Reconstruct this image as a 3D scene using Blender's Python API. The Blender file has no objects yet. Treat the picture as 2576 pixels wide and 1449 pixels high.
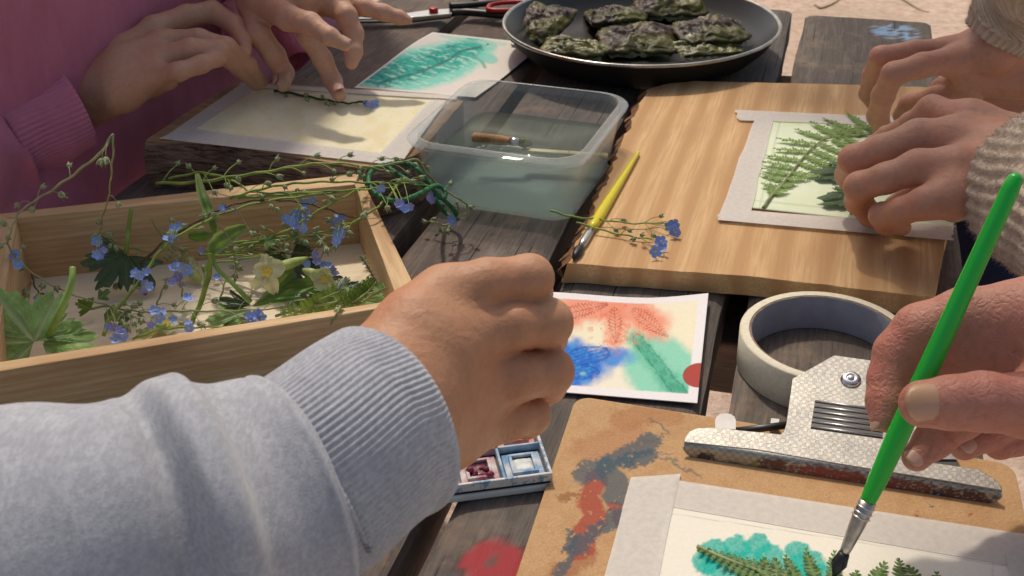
import bpy, bmesh, math, random
import numpy as np
from mathutils import Vector, Matrix
try:
    import openvdb
except ImportError:
    import pyopenvdb as openvdb
random.seed(7)
RNG = np.random.default_rng(11)
C = bpy.context.scene.collection
SC = bpy.context.scene
R = math.radians

# ------------------------------------------------------------------ camera, light, exposure
H = 0.40                      # camera height above the table top, metres
F = 2857.0                    # focal length in units of a 2576 wide picture
PITCH, ROLL = R(30), R(1)
_c, _s = math.cos(ROLL), math.sin(ROLL)
_fw = np.array([0, math.cos(PITCH), -math.sin(PITCH)])
_r0 = np.array([1.0, 0, 0]); _u0 = np.array([0, math.sin(PITCH), math.cos(PITCH)])
_rt = _c*_r0 - _s*_u0; _up = _s*_r0 + _c*_u0
CAM = np.array([0, 0, H])
cam = bpy.data.cameras.new('camera'); co = bpy.data.objects.new('camera', cam); C.objects.link(co)
co.matrix_world = Matrix(((_rt[0], _up[0], -_fw[0], 0), (_rt[1], _up[1], -_fw[1], 0), (_rt[2], _up[2], -_fw[2], H), (0, 0, 0, 1)))
cam.sensor_width = 36; cam.lens = 36*F/2576; cam.clip_start = 0.02; cam.clip_end = 200
cam.dof.use_dof = True; cam.dof.focus_distance = 0.66; cam.dof.aperture_fstop = 28
SC.camera = co

SUN_EL, SUN_AZ = R(57), R(-14)         # azimuth from +Y, negative = to the left
sd = Vector((math.sin(SUN_AZ)*math.cos(SUN_EL), math.cos(SUN_AZ)*math.cos(SUN_EL), math.sin(SUN_EL)))
W = bpy.data.worlds.new('World'); SC.world = W; W.use_nodes = True
nt = W.node_tree; bg = nt.nodes['Background']
sky = nt.nodes.new('ShaderNodeTexSky'); sky.sky_type = 'NISHITA'; sky.sun_disc = False
sky.sun_elevation = SUN_EL; sky.sun_rotation = SUN_AZ; sky.air_density = 1.0; sky.dust_density = 3.0
tn = nt.nodes.new('ShaderNodeMix'); tn.data_type = 'RGBA'; tn.blend_type = 'MULTIPLY'; tn.inputs['Factor'].default_value = 1.0; tn.inputs['B'].default_value = (1.0, .90, .76, 1)   # light filtered by leaves and sandy ground
nt.links.new(sky.outputs[0], tn.inputs['A']); nt.links.new(tn.outputs['Result'], bg.inputs[0]); bg.inputs[1].default_value = 0.145
sl = bpy.data.lights.new('sun', 'SUN'); sl.energy = 2.2; sl.angle = R(3.0); sl.color = (1.0, 0.90, 0.76)
so = bpy.data.objects.new('sun', sl); C.objects.link(so)
so.rotation_euler = sd.to_track_quat('Z', 'Y').to_euler()
SC.view_settings.view_transform = 'Standard'; SC.view_settings.look = 'None'
SC.view_settings.exposure = 0.0; SC.view_settings.gamma = 1.0; SC.view_settings.use_curve_mapping = False
SC.cycles.max_bounces = 10; SC.cycles.transmission_bounces = 8; SC.cycles.transparent_max_bounces = 12

# ------------------------------------------------------------------ layout helpers
def ray(x, y):
    a = (x-1288)/F; b = (y-724.5)/F
    return _fw + a*_rt - b*_up
def P(x, y, w=0.0):
    """point of the place seen at (x, y) of the photo: w < .25 is a height above the table, larger is a distance"""
    d = ray(x, y)
    if w >= .25: return CAM + d*w
    return CAM + d*((w-H)/d[2])
def dep(p): return float(np.dot(np.asarray(p)-CAM, _fw))
def PR(x, y, w, r):
    p = P(x, y, w); return p, r*dep(p)/F
def proj(V):
    V = np.asarray(V)-CAM; d = V@_fw
    return 1288+F*(V@_rt)/d, 724.5-F*(V@_up)/d
def srgb(r, g, b):
    f = lambda c: (c/255/12.92 if c <= 10 else ((c/255+.055)/1.055)**2.4)
    return (f(r), f(g), f(b))
def A(*c): return np.array(srgb(*c))

# ------------------------------------------------------------------ noise for baked colour and relief
def _h(ix, iy, s):
    n = (ix.astype(np.int64)*374761393 + iy.astype(np.int64)*668265263 + s*1442695041) & 0xffffffff
    n = ((n ^ (n >> 13))*1274126177) & 0xffffffff
    return ((n ^ (n >> 16)) & 0xffff)/65535.0
def vn(x, y, s=0):
    x = np.asarray(x, float); y = np.asarray(y, float)
    ix = np.floor(x); iy = np.floor(y); fx = x-ix; fy = y-iy
    fx = fx*fx*(3-2*fx); fy = fy*fy*(3-2*fy)
    a = _h(ix, iy, s); b = _h(ix+1, iy, s); c = _h(ix, iy+1, s); d = _h(ix+1, iy+1, s)
    return (a*(1-fx)+b*fx)*(1-fy)+(c*(1-fx)+d*fx)*fy
def fbm(x, y, s=0, o=4):
    t = 0; a = .5; n = 0
    for i in range(o):
        t = t+a*vn(x*2**i, y*2**i, s+i*17); n += a; a *= .5
    return t/n
def sstep(a, b, x):
    t = np.clip((x-a)/(b-a), 0, 1); return t*t*(3-2*t)
def segd(x, y, pts):
    """distance to a polyline, and the fraction along it"""
    best = np.full(np.shape(x), 1e9); tt = np.zeros(np.shape(x)); n = len(pts)-1
    for i in range(n):
        ax, ay = pts[i]; bx, by = pts[i+1]; dx, dy = bx-ax, by-ay
        h = np.clip(((x-ax)*dx+(y-ay)*dy)/(dx*dx+dy*dy+1e-9), 0, 1)
        d = np.hypot(x-ax-h*dx, y-ay-h*dy); m = d < best
        best = np.where(m, d, best); tt = np.where(m, (i+h)/n, tt)
    return best, tt
def ell(x, y, cx, cy, rx, ry, ang=0):
    c, s = math.cos(ang), math.sin(ang)
    return np.hypot(((x-cx)*c+(y-cy)*s)/rx, (-(x-cx)*s+(y-cy)*c)/ry)
def lay(col, m, c):
    m = np.asarray(m)[..., None]; return col*(1-m)+np.asarray(c)*m

# ------------------------------------------------------------------ object helpers
def fin(o, label=None, cat=None, group=None, kind=None):
    if label: o['label'] = label
    if cat: o['category'] = cat
    if group: o['group'] = group
    if kind: o['kind'] = kind
    return o
def thing(name, loc, label, cat, group=None):
    o = bpy.data.objects.new(name, None); C.objects.link(o); o.location = Vector(loc); o.empty_display_size = .01
    bpy.context.view_layer.update()
    return fin(o, label, cat, group)
def mk(name, V, Fc, mat, parent=None, smooth=False, frame=None, col=None, mats=None, mi=None):
    V = np.asarray(V, float)
    M = Matrix.Identity(4)
    if frame is not None:
        o_, x_ = np.asarray(frame[0], float), np.asarray(frame[1], float); x_ = x_/np.linalg.norm(x_)
        z_ = np.array([0, 0, 1.]) if abs(x_[2]) < .9 else np.array([0, 1., 0])
        y_ = np.cross(z_, x_); y_ /= np.linalg.norm(y_); z_ = np.cross(x_, y_)
        B = np.stack([x_, y_, z_], 1); V = (V-o_)@B
        M = Matrix([list(B[0])+[o_[0]], list(B[1])+[o_[1]], list(B[2])+[o_[2]], [0, 0, 0, 1]])
    else:
        c = V.mean(0); V = V-c; M = Matrix.Translation(Vector(c))
    me = bpy.data.meshes.new(name)
    if isinstance(Fc, np.ndarray) and len(Fc):
        n = Fc.shape[1]
        me.vertices.add(len(V)); me.vertices.foreach_set('co', V.astype(np.float32).ravel())
        me.loops.add(Fc.size); me.loops.foreach_set('vertex_index', Fc.astype(np.int32).ravel())
        me.polygons.add(len(Fc)); me.polygons.foreach_set('loop_start', np.arange(0, Fc.size, n, dtype=np.int32))
        me.update(calc_edges=True)
    else:
        me.from_pydata([tuple(v) for v in V], [], [tuple(int(i) for i in f) for f in Fc]); me.update()
    if col is not None:
        a = me.color_attributes.new('Col', 'FLOAT_COLOR', 'POINT')
        a.data.foreach_set('color', np.c_[np.clip(col, 0, 1), np.ones(len(V))].astype(np.float32).ravel())
    for m_ in (mats or [mat]): me.materials.append(m_)
    if mi is not None: me.polygons.foreach_set('material_index', np.asarray(mi, np.int32))
    me.polygons.foreach_set('use_smooth', [bool(smooth)]*len(me.polygons))
    o = bpy.data.objects.new(name, me); C.objects.link(o)
    o.matrix_world = M
    if parent is not None:
        o.parent = parent; o.matrix_parent_inverse = parent.matrix_world.inverted()
        bpy.context.view_layer.update()
    else: bpy.context.view_layer.update()
    return o
class MB:
    """collects shapes for ONE mesh"""
    def __init__(s): s.V = []; s.F = []; s.n = 0; s.mi = []
    def add(s, V, Fc, mi=0):
        V = np.asarray(V, float); s.V.append(V); k = s.n
        s.F += [tuple(int(i)+k for i in f) for f in Fc]; s.mi += [mi]*len(Fc); s.n += len(V); return s
    def mk(s, name, mat, parent=None, smooth=False, **k):
        if s.mi and max(s.mi) > 0: k['mi'] = s.mi
        return mk(name, np.concatenate(s.V), s.F, mat, parent, smooth, **k)
def bevel(o, w, seg=2, ang=40):
    b = o.modifiers.new('bevel', 'BEVEL'); b.width = w; b.segments = seg; b.limit_method = 'ANGLE'; b.angle_limit = R(ang); return o
def tube(pts, rad, seg=8, cap=True, flat=1.0, up=None):
    pts = np.asarray(pts, float); n = len(pts); rad = np.broadcast_to(np.asarray(rad, float), (n,))
    T = np.gradient(pts, axis=0); T /= np.linalg.norm(T, axis=1)[:, None]+1e-12
    u = np.array(up if up is not None else (0.13, .21, 1.)); V = []
    nrm = u-T[0]*np.dot(u, T[0]); nrm /= np.linalg.norm(nrm)
    for i in range(n):
        nrm = nrm-T[i]*np.dot(nrm, T[i]); nrm /= np.linalg.norm(nrm)+1e-12; b = np.cross(T[i], nrm)
        for k in range(seg):
            a = 2*math.pi*k/seg; V.append(pts[i]+rad[i]*(flat*math.cos(a)*nrm+math.sin(a)*b))
    Fc = [(i*seg+k, i*seg+(k+1) % seg, (i+1)*seg+(k+1) % seg, (i+1)*seg+k) for i in range(n-1) for k in range(seg)]
    if cap: Fc += [tuple(range(seg))[::-1], tuple((n-1)*seg+k for k in range(seg))]
    return np.array(V), Fc
def spl(pts, m=6):
    """Catmull-Rom through the points (any dimension)"""
    p = np.asarray(pts, float)
    if len(p) < 3: return np.array([p[0]+(p[-1]-p[0])*t for t in np.linspace(0, 1, m+1)])
    q = np.concatenate([[2*p[0]-p[1]], p, [2*p[-1]-p[-2]]]); out = []
    for i in range(1, len(q)-2):
        for t in np.linspace(0, 1, m, endpoint=False):
            a, b, c, d = q[i-1], q[i], q[i+1], q[i+2]
            out.append(.5*((2*b)+(c-a)*t+(2*a-5*b+4*c-d)*t*t+(3*b-a-3*c+d)*t**3))
    out.append(p[-1]); return np.array(out)
def prism(top, bot):
    """closed solid between two loops of equal length"""
    n = len(top); V = np.concatenate([np.asarray(top, float), np.asarray(bot, float)])
    area = sum(V[i][0]*V[(i+1) % n][1]-V[(i+1) % n][0]*V[i][1] for i in range(n))
    f = [tuple(range(n)), tuple(range(2*n-1, n-1, -1))]+[(i, n+i, n+(i+1) % n, (i+1) % n) for i in range(n)]
    if area < 0: f = [tuple(reversed(q)) for q in f]
    return V, f
def slab(name, quad, z0, z1, mat, parent=None, frame=None, bv=.0006, **k):
    """quad: plan outline (world), solid from z0 to z1"""
    q = np.asarray(quad, float)[:, :2]
    V, f = prism(np.c_[q, np.full(len(q), z1)], np.c_[q, np.full(len(q), z0)])
    o = mk(name, V, f, mat, parent, frame=frame, **k)
    if bv: bevel(o, bv)
    return o
def patch(name, cor, nu, nv, mat, parent=None, colf=None, zf=None, thick=0, frame=None, smooth=True):
    """grid over four corners TL TR BR BL, colour baked from colf(x, y) in photo positions, relief from zf(u, v)"""
    u, v = np.meshgrid(np.linspace(0, 1, nu), np.linspace(0, 1, nv)); u = u.ravel()[:, None]; v = v.ravel()[:, None]
    a, b, c, d = [np.asarray(p, float) for p in cor]
    V = a*(1-u)*(1-v)+b*u*(1-v)+c*u*v+d*(1-u)*v
    px, py = proj(V)
    col = colf(px, py, u[:, 0], v[:, 0]) if colf else None
    if zf is not None: V[:, 2] += zf(u[:, 0], v[:, 0])
    I = np.arange(nu*nv).reshape(nv, nu)
    Fq = np.stack([I[1:, :-1], I[1:, 1:], I[:-1, 1:], I[:-1, :-1]], -1).reshape(-1, 4)
    o = mk(name, V, Fq, mat, parent, smooth=smooth, frame=frame, col=col)
    if thick:
        s = o.modifiers.new('solid', 'SOLIDIFY'); s.thickness = thick; s.offset = -1
    return o

# ------------------------------------------------------------------ material helpers
def newmat(name):
    m = bpy.data.materials.new(name); m.use_nodes = True
    return m, m.node_tree, m.node_tree.nodes['Principled BSDF']
def nd(t, ty, **k):
    n = t.nodes.new('ShaderNode'+ty)
    for a, b in k.items():
        if a.startswith('_'): setattr(n, a[1:], b)
    return n
def lk(t, a, b): t.links.new(a, b)
def ramp(t, src, stops):
    r = nd(t, 'ValToRGB'); e = r.color_ramp.elements
    while len(e) < len(stops): e.new(.5)
    for q, (p, c) in zip(e, stops):
        q.position = p; q.color = (*c, 1) if len(c) == 3 else c
    lk(t, src, r.inputs[0]); return r.outputs[0]
def noise(t, vec, scale, detail=4, rough=.55, dist=0):
    n = nd(t, 'TexNoise'); n.inputs['Scale'].default_value = scale; n.inputs['Detail'].default_value = detail
    n.inputs['Roughness'].default_value = rough; n.inputs['Distortion'].default_value = dist
    if vec is not None: lk(t, vec, n.inputs['Vector'])
    return n.outputs['Fac']
def objco(t, scale=(1, 1, 1), loc=(0, 0, 0), kind='Object'):
    tc = nd(t, 'TexCoord'); mp = nd(t, 'Mapping'); mp.inputs['Scale'].default_value = scale; mp.inputs['Location'].default_value = loc
    lk(t, tc.outputs[kind], mp.inputs[0]); return mp.outputs[0]
def mixc(t, fac, a, b, mode='MIX'):
    m = nd(t, 'Mix'); m.data_type = 'RGBA'; m.blend_type = mode
    for s, v in ((m.inputs['Factor'], fac), (m.inputs['A'], a), (m.inputs['B'], b)):
        if hasattr(v, 'is_linked') or hasattr(v, 'links'): lk(t, v, s)
        elif isinstance(v, (int, float)): s.default_value = v
        else: s.default_value = (*v, 1)
    return m.outputs['Result']
def bump(t, b, h, strength=.4, dist=.001):
    n = nd(t, 'Bump'); n.inputs['Strength'].default_value = strength; n.inputs['Distance'].default_value = dist
    lk(t, h, n.inputs['Height']); 
    if b.inputs['Normal'].is_linked: lk(t, b.inputs['Normal'].links[0].from_socket, n.inputs['Normal'])
    lk(t, n.outputs[0], b.inputs['Normal'])
def plain(name, c, rough=.5, nz=0, nscale=200, metal=0, bmp=0, bscale=300, bd=.0005, spec=.5, coat=0, sss=0, c2=None, stretch=(1, 1, 1)):
    m, t, b = newmat(name); v = objco(t, stretch)
    b.inputs['Roughness'].default_value = rough; b.inputs['Metallic'].default_value = metal
    b.inputs['Specular IOR Level'].default_value = spec; b.inputs['Coat Weight'].default_value = coat
    if nz or c2 is not None:
        lo = c2 if c2 is not None else tuple(x*(1-nz) for x in c); hi = c if c2 is not None else tuple(min(1, x*(1+nz)) for x in c)
        lk(t, ramp(t, noise(t, v, nscale, 5), [(.35, lo), (.65, hi)]), b.inputs['Base Color'])
    else: b.inputs['Base Color'].default_value = (*c, 1)
    if bmp: bump(t, b, noise(t, v, bscale, 5), bmp, bd)
    if sss:
        b.inputs['Subsurface Weight'].default_value = sss; b.inputs['Subsurface Radius'].default_value = (1, .35, .2); b.inputs['Subsurface Scale'].default_value = .003
    return m
def wood(name, light, dark, ring=60, grain=1.0, rough=.7, bmp=.3, stain=None, stain_amt=.5, warp=.15, seed=0, plane='Y', ring_amt=.8):
    """grain runs along local X"""
    m, t, b = newmat(name)
    v = objco(t, (1, 1, 1), (seed*1.7, seed*.9, seed*.3))
    w = nd(t, 'TexWave'); w.wave_type = 'BANDS'; w.bands_direction = plane
    mp = nd(t, 'Mapping'); mp.inputs['Scale'].default_value = (.18, 1, 1); lk(t, v, mp.inputs[0])
    lk(t, mp.outputs[0], w.inputs['Vector']); w.inputs['Scale'].default_value = ring
    w.inputs['Distortion'].default_value = 9*warp*10; w.inputs['Detail'].default_value = 2; w.inputs['Detail Scale'].default_value = .22
    mp2 = nd(t, 'Mapping'); mp2.inputs['Scale'].default_value = (6, 130, 130); lk(t, v, mp2.inputs[0])
    fine = noise(t, mp2.outputs[0], grain*4, 6, .65)
    mp3 = nd(t, 'Mapping'); mp3.inputs['Scale'].default_value = (4, 16, 16); lk(t, v, mp3.inputs[0])
    big = noise(t, mp3.outputs[0], 2.2, 4)
    c1 = ramp(t, w.outputs['Fac'], [(.1, light), (.62, tuple(l*(1-ring_amt*.45)+d*ring_amt*.45 for l, d in zip(light, dark))), (.93, tuple(l*(1-ring_amt)+d*ring_amt for l, d in zip(light, dark)))])
    c2 = mixc(t, ramp(t, fine, [(.36, (.7, .7, .7)), (.62, (0, 0, 0))]), c1, dark)
    c3 = mixc(t, ramp(t, big, [(.38, (0, 0, 0)), (.75, (.75, .75, .75))]), c2, stain or tuple(x*.6 for x in dark)) if stain_amt else c2
    lk(t, c3, b.inputs['Base Color']); b.inputs['Roughness'].default_value = rough; b.inputs['Specular IOR Level'].default_value = .25
    bump(t, b, fine, bmp, .0012); bump(t, b, w.outputs['Fac'], bmp*.4, .0006)
    return m
def vcol(name, rough=.8, nz=.12, nscale=900, bmp=.15, bscale=1200, spec=.3, metal=0):
    m, t, b = newmat(name); v = objco(t); a = nd(t, 'VertexColor'); a.layer_name = 'Col'
    n = ramp(t, noise(t, v, nscale, 4), [(.3, (1-nz,)*3), (.7, (1, 1, 1))])
    lk(t, mixc(t, 1.0, a.outputs[0], n, 'MULTIPLY'), b.inputs['Base Color'])
    b.inputs['Roughness'].default_value = rough; b.inputs['Specular IOR Level'].default_value = spec; b.inputs['Metallic'].default_value = metal
    if bmp: bump(t, b, noise(t, v, bscale, 4), bmp, .0004)
    return m

# ------------------------------------------------------------------ smooth bodies (signed distance -> one continuous mesh)
def smin(a, b, k):
    h = np.clip(.5+.5*(b-a)/k, 0, 1); return b*(1-h)+a*h-k*h*(1-h)
class Body:
    def __init__(s, lo, hi, vox):
        s.lo = np.array(lo, float); s.v = vox; s.n = np.ceil((np.array(hi)-s.lo)/vox).astype(int)+1
        s.ax = [s.lo[i]+vox*np.arange(s.n[i]) for i in range(3)]
    def new(s): return np.full(s.n, .02, np.float32)
    def box(s, a, b, m):
        lo = np.minimum(a, b)-m; hi = np.maximum(a, b)+m; sl = []
        for i in range(3):
            j0 = max(0, int((lo[i]-s.lo[i])/s.v)); j1 = min(s.n[i], int((hi[i]-s.lo[i])/s.v)+2); sl.append(slice(j0, max(j1, j0)))
        g = [s.ax[i][sl[i]].astype(np.float32) for i in range(3)]
        return tuple(sl), np.ix_(*g)
    def cap(s, D, a, b, ra, rb, k, wide=.012):
        a = np.asarray(a, np.float32); b = np.asarray(b, np.float32)
        sl, (X, Y, Z) = s.box(a, b, max(ra, rb)+wide)
        d = b-a; L = float(d@d)+1e-12
        h = np.clip(((X-a[0])*d[0]+(Y-a[1])*d[1]+(Z-a[2])*d[2])/L, 0, 1)
        q = np.sqrt((X-a[0]-h*d[0])**2+(Y-a[1]-h*d[1])**2+(Z-a[2]-h*d[2])**2)-(ra+(rb-ra)*h)
        D[sl] = smin(D[sl], q, k)
    def chain(s, D, pts, k, wide=.012):
        for (a, ra), (b, rb) in zip(pts[:-1], pts[1:]): s.cap(D, a, b, ra, rb, k, wide)
    def cut(s, D, pts, depth):
        """shallow smooth crease along a polyline: pushes the surface in"""
        for (a, ra), (b, rb) in zip(pts[:-1], pts[1:]):
            a = np.asarray(a, np.float32); b = np.asarray(b, np.float32)
            sl, (X, Y, Z) = s.box(a, b, max(ra, rb)*3+.001)
            d = b-a; L = float(d@d)+1e-12
            h = np.clip(((X-a[0])*d[0]+(Y-a[1])*d[1]+(Z-a[2])*d[2])/L, 0, 1)
            q = ((X-a[0]-h*d[0])**2+(Y-a[1]-h*d[1])**2+(Z-a[2]-h*d[2])**2)
            D[sl] += depth*np.exp(-q/(ra+(rb-ra)*h)**2)
    def mesh(s, D, name, mat, parent):
        g = openvdb.FloatGrid(.02); g.copyFromArray(np.ascontiguousarray(D))
        pts, tris, quads = g.convertToPolygons(0.0, 0.0) if False else _poly(g)
        pts = np.asarray(pts)*s.v+s.lo
        return mk(name, pts, np.asarray(quads)[:, ::-1] if len(quads) else tris, mat, parent, smooth=True)
def _poly(g):
    r = g.convertToPolygons(isovalue=0.0, adaptivity=0.0)
    if len(r) == 3: return r
    return r[0], [], r[1]
def hand(name, mat, parent, palm, fingers, creases=(), vox=.0011, kp=.010, kf=.0022, kk=.0012, kpf=.007):
    """palm and fingers: chains of (x, y, height-or-distance, radius); one continuous skin"""
    pc = [[PR(*q) for q in c] for c in palm]; fc = [[PR(*q) for q in c] for c in fingers]
    al = [q for c in pc+fc for q in c]
    lo = np.min([p-r for p, r in al], 0)-.004; hi = np.max([p+r for p, r in al], 0)+.004
    B = Body(lo, hi, vox); D = B.new(); Ff = B.new()
    for c in pc: B.chain(D, c, kp, .02)
    for c in fc:
        G = B.new(); B.chain(G, c, kf)
        Ff = smin(Ff, G, kk)
    D = smin(D, Ff, kpf)
    for c in creases:
        B.cut(D, [PR(q[0], q[1], q[2], q[3]) for q in c[0]], c[1])
    return B.mesh(D, name, mat, parent)
def nail(parent, mat, tip, base, r, up, ln=1.0, wd=62, name='fingernail', start=.12):
    """curved plate lying on the last joint of a finger"""
    a = P(*tip[:3]); b = P(*base[:3]); ax = a-b; ax /= np.linalg.norm(ax)
    rr = r*dep(a)/F; up = np.asarray(up, float); up = up-ax*(up@ax); up /= np.linalg.norm(up); sd_ = np.cross(ax, up)
    V = []; nu, nv = 9, 9; L = rr*1.9*ln
    for i in range(nv):
        t = i/(nv-1)*2-1
        for j in range(nu):
            s_ = j/(nu-1)*2-1
            w = (1-abs(t)**3.2*.45); th = R(wd)*s_*w; rad = rr*(1.015-.10*abs(s_)**4-.05*max(0, t)**2-.07*max(0, -t)**4)
            V.append(a+ax*(rr*start+L*.5*t*math.sqrt(max(0, 1-.35*s_*s_*(1 if abs(t) > .5 else .3))))+rad*(math.cos(th)*up+math.sin(th)*sd_))
    Fq = [(i*nu+j, i*nu+j+1, (i+1)*nu+j+1, (i+1)*nu+j) for i in range(nv-1) for j in range(nu-1)]
    o = mk(name, V, Fq, mat, parent, smooth=True)
    s = o.modifiers.new('solid', 'SOLIDIFY'); s.thickness = rr*.05; s.offset = 0
    return o
def sleeve(name, mat, parent, rings, seg=160, disp=None, cap=False, sub=10, oval=1.0):
    """cloth tube through rings (x, y, w, radius); disp(s, theta) -> radial offset in metres; UV = (around, along)"""
    cr = [PR(*q) for q in rings]
    pts = spl([np.append(p, r) for p, r in cr], sub); n = len(pts)
    c = pts[:, :3]; rad = pts[:, 3]; T = np.gradient(c, axis=0); T /= np.linalg.norm(T, axis=1)[:, None]
    up = np.array([0.05, -.5, .85]); s_ = np.linspace(0, 1, n); th = np.linspace(0, 2*np.pi, seg, endpoint=False)
    nr = up-T*(T@up)[:, None]; nr /= np.linalg.norm(nr, axis=1)[:, None]; b = np.cross(T, nr)
    S, TH = np.meshgrid(s_, th, indexing='ij')
    rr = rad[:, None]*np.ones_like(TH)
    if disp is not None: rr = rr+disp(S, TH)
    V = c[:, None, :]+rr[..., None]*(np.cos(TH)[..., None]*nr[:, None, :]*oval+np.sin(TH)[..., None]*b[:, None, :])
    I = np.arange(n*seg).reshape(n, seg); J = np.roll(I, -1, 1)
    Fq = np.stack([I[:-1], J[:-1], J[1:], I[1:]], -1).reshape(-1, 4)
    o = mk(name, V.reshape(-1, 3), Fq, mat, parent, smooth=True)
    uv = o.data.uv_layers.new(name='UVMap')
    U0 = np.broadcast_to(np.arange(seg)/seg, (n-1, seg)); U1 = U0+1/seg; A0 = np.broadcast_to(s_[:-1, None], (n-1, seg)); A1 = np.broadcast_to(s_[1:, None], (n-1, seg))
    q = np.stack([np.stack([U0, A0], -1), np.stack([U1, A0], -1), np.stack([U1, A1], -1), np.stack([U0, A1], -1)], 2)
    uv.data.foreach_set('uv', q.reshape(-1).astype(np.float32))
    s = o.modifiers.new('solid', 'SOLIDIFY'); s.thickness = .0016; s.offset = -1
    return o

# ------------------------------------------------------------------ materials
M_white = plain('white_paper', (.74, .73, .70), .85, nz=.03, nscale=400, bmp=.15, bscale=1500)
M_steel = plain('polished_steel', (.62, .61, .58), .28, metal=1, nz=.06, nscale=80)
M_black = plain('black_plastic', (.012, .012, .013), .4, nz=.3, nscale=90)
M_red = plain('red_plastic', (.50, .012, .016), .35)
M_bristle = plain('dark_bristle', (.010, .011, .016), .45, bmp=.5, bscale=500, stretch=(1, 1, 1))
M_stem = plain('stem_green', (.19, .27, .045), .55, nz=.35, nscale=60, sss=0, bmp=.2, bscale=900)
M_stem2 = plain('pale_stem', (.25, .29, .12), .6, nz=.3, nscale=60)
M_stemb = plain('brown_stem', (.10, .065, .035), .7, nz=.3, nscale=60)
M_bud = plain('bud_green', (.25, .30, .15), .7, nz=.35, nscale=200)
M_pet = plain('petal_blue', (.20, .34, .80), .6, c2=(.33, .46, .86), nscale=500)
M_pet2 = plain('petal_lilac', (.44, .42, .74), .6, c2=(.26, .27, .60), nscale=400)
M_eye = plain('flower_eye', (.70, .62, .30), .6)

# ------------------------------------------------------------------ the ground far below the table
m, t, b = newmat('sandy_ground'); v = objco(t)
n1 = noise(t, v, 30, 8, .7); n2 = noise(t, v, 5, 4)
c1 = ramp(t, n1, [(.3, (.52, .34, .25)), (.5, (.74, .54, .42)), (.68, (.84, .68, .56))])
c2 = mixc(t, ramp(t, n2, [(.42, (0, 0, 0)), (.7, (.55, .55, .55))]), c1, (.52, .40, .28))
lk(t, c2, b.inputs['Base Color']); b.inputs['Roughness'].default_value = .95; bump(t, b, n1, .9, .02); M_ground = m
g = np.meshgrid(np.linspace(-30, 30, 61), np.linspace(-30, 30, 61)); gz = -.72+.02*fbm(g[0]*1.3, g[1]*1.3, 3)
I = np.arange(61*61).reshape(61, 61)
fin(mk('ground', np.stack([g[0].ravel(), g[1].ravel(), gz.ravel()], 1), np.stack([I[:-1, :-1], I[:-1, 1:], I[1:, 1:], I[1:, :-1]], -1).reshape(-1, 4), M_ground, smooth=True), kind='structure')
# litter on the ground behind the table
mb = MB(); rg = np.random.default_rng(5)
for i in range(420):
    p = P(rg.uniform(1950, 2600), rg.uniform(-160, 190), -.715); a = rg.uniform(0, 6.28); L = rg.uniform(.006, .028); w = L*rg.uniform(.12, .5)
    d = np.array([math.cos(a), math.sin(a), rg.uniform(-.2, .3)]); s = np.array([-math.sin(a), math.cos(a), rg.uniform(-.3, .3)])
    mb.add([p-d*L, p+s*w+[0, 0, .003], p+d*L, p-s*w], [(0, 1, 2, 3)])
fin(mb.mk('leaf_litter', plain('litter', (.42, .28, .17), .9, c2=(.14, .12, .05), nscale=14)), 'dry leaf and bark crumbs scattered over the pinkish sandy ground', 'leaf litter', kind='stuff')
for (pts, r, lab) in (((( 2050, 12), (2066, 20), (2100, 6), (2125, -12)), .004, 'pale curled dry leaf stalk on the sandy ground behind the frying pan'),
                      (((2262, -8), (2290, 10), (2318, 26), (2337, 30)), .003, 'thin brown twig on the sandy ground beyond the plank with blue chalk')):
    c = spl([P(x, y, -.705) for x, y in pts], 6); V, f = tube(c, np.linspace(r, r*.4, len(c)), 6)
    fin(mk('twig', V, f, plain('twig', (.33, .27, .13), .9, nz=.3, nscale=40), smooth=True), lab, 'twig')

# ------------------------------------------------------------------ picnic table
AZ = R(73.8); TD = np.array([math.cos(AZ), math.sin(AZ), 0]); SD = np.array([math.sin(AZ), -math.cos(AZ), 0])
def T(s, a, z=0): return SD*s*H+TD*a*H+np.array([0, 0, z])
def woodgrey(name, seed, tint):
    m, t, b = newmat(name); v = objco(t, loc=(seed, seed*.7, seed*.4)); a = nd(t, 'VertexColor'); a.layer_name = 'Col'
    def st(sx, sy): 
        q = nd(t, 'Mapping'); q.inputs['Scale'].default_value = (sx, sy, sy); lk(t, v, q.inputs[0]); return q.outputs[0]
    f = noise(t, st(9, 150), 3.2, 8, .72); g_ = noise(t, st(3, 26), 3, 5, .6, .6); k = noise(t, v, 26, 6, .7); cr = noise(t, st(2.2, 210), 2.0, 3, .5)
    c1 = ramp(t, f, [(.28, tuple(x*.42 for x in tint)), (.5, tint), (.74, tuple(min(1, x*1.6) for x in tint))])
    c2 = mixc(t, ramp(t, g_, [(.35, (0, 0, 0)), (.7, (.8, .8, .8))]), c1, (tint[0]*.62, tint[1]*.60, tint[2]*.62))
    c3 = mixc(t, ramp(t, k, [(.52, (0, 0, 0)), (.72, (.6, .6, .6))]), c2, (tint[0]*2.1, tint[1]*1.75, tint[2]*1.45))
    c4 = mixc(t, ramp(t, cr, [(.29, (1, 1, 1)), (.35, (0, 0, 0))]), c3, (.008, .007, .006))
    sp = nd(t, 'SeparateColor'); lk(t, a.outputs[0], sp.inputs[0])
    c5 = mixc(t, a.outputs['Alpha'], c4, a.outputs[0])
    lk(t, c5, b.inputs['Base Color']); b.inputs['Roughness'].default_value = .78; b.inputs['Specular IOR Level'].default_value = .3
    bump(t, b, f, .7, .0016); bump(t, b, cr, .35, .0012); bump(t, b, k, .25, .002); return m
table = thing('picnic_table', T(-.5, 2, -.04), 'weathered grey brown plank picnic table with open gaps under everything', 'picnic table')
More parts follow.
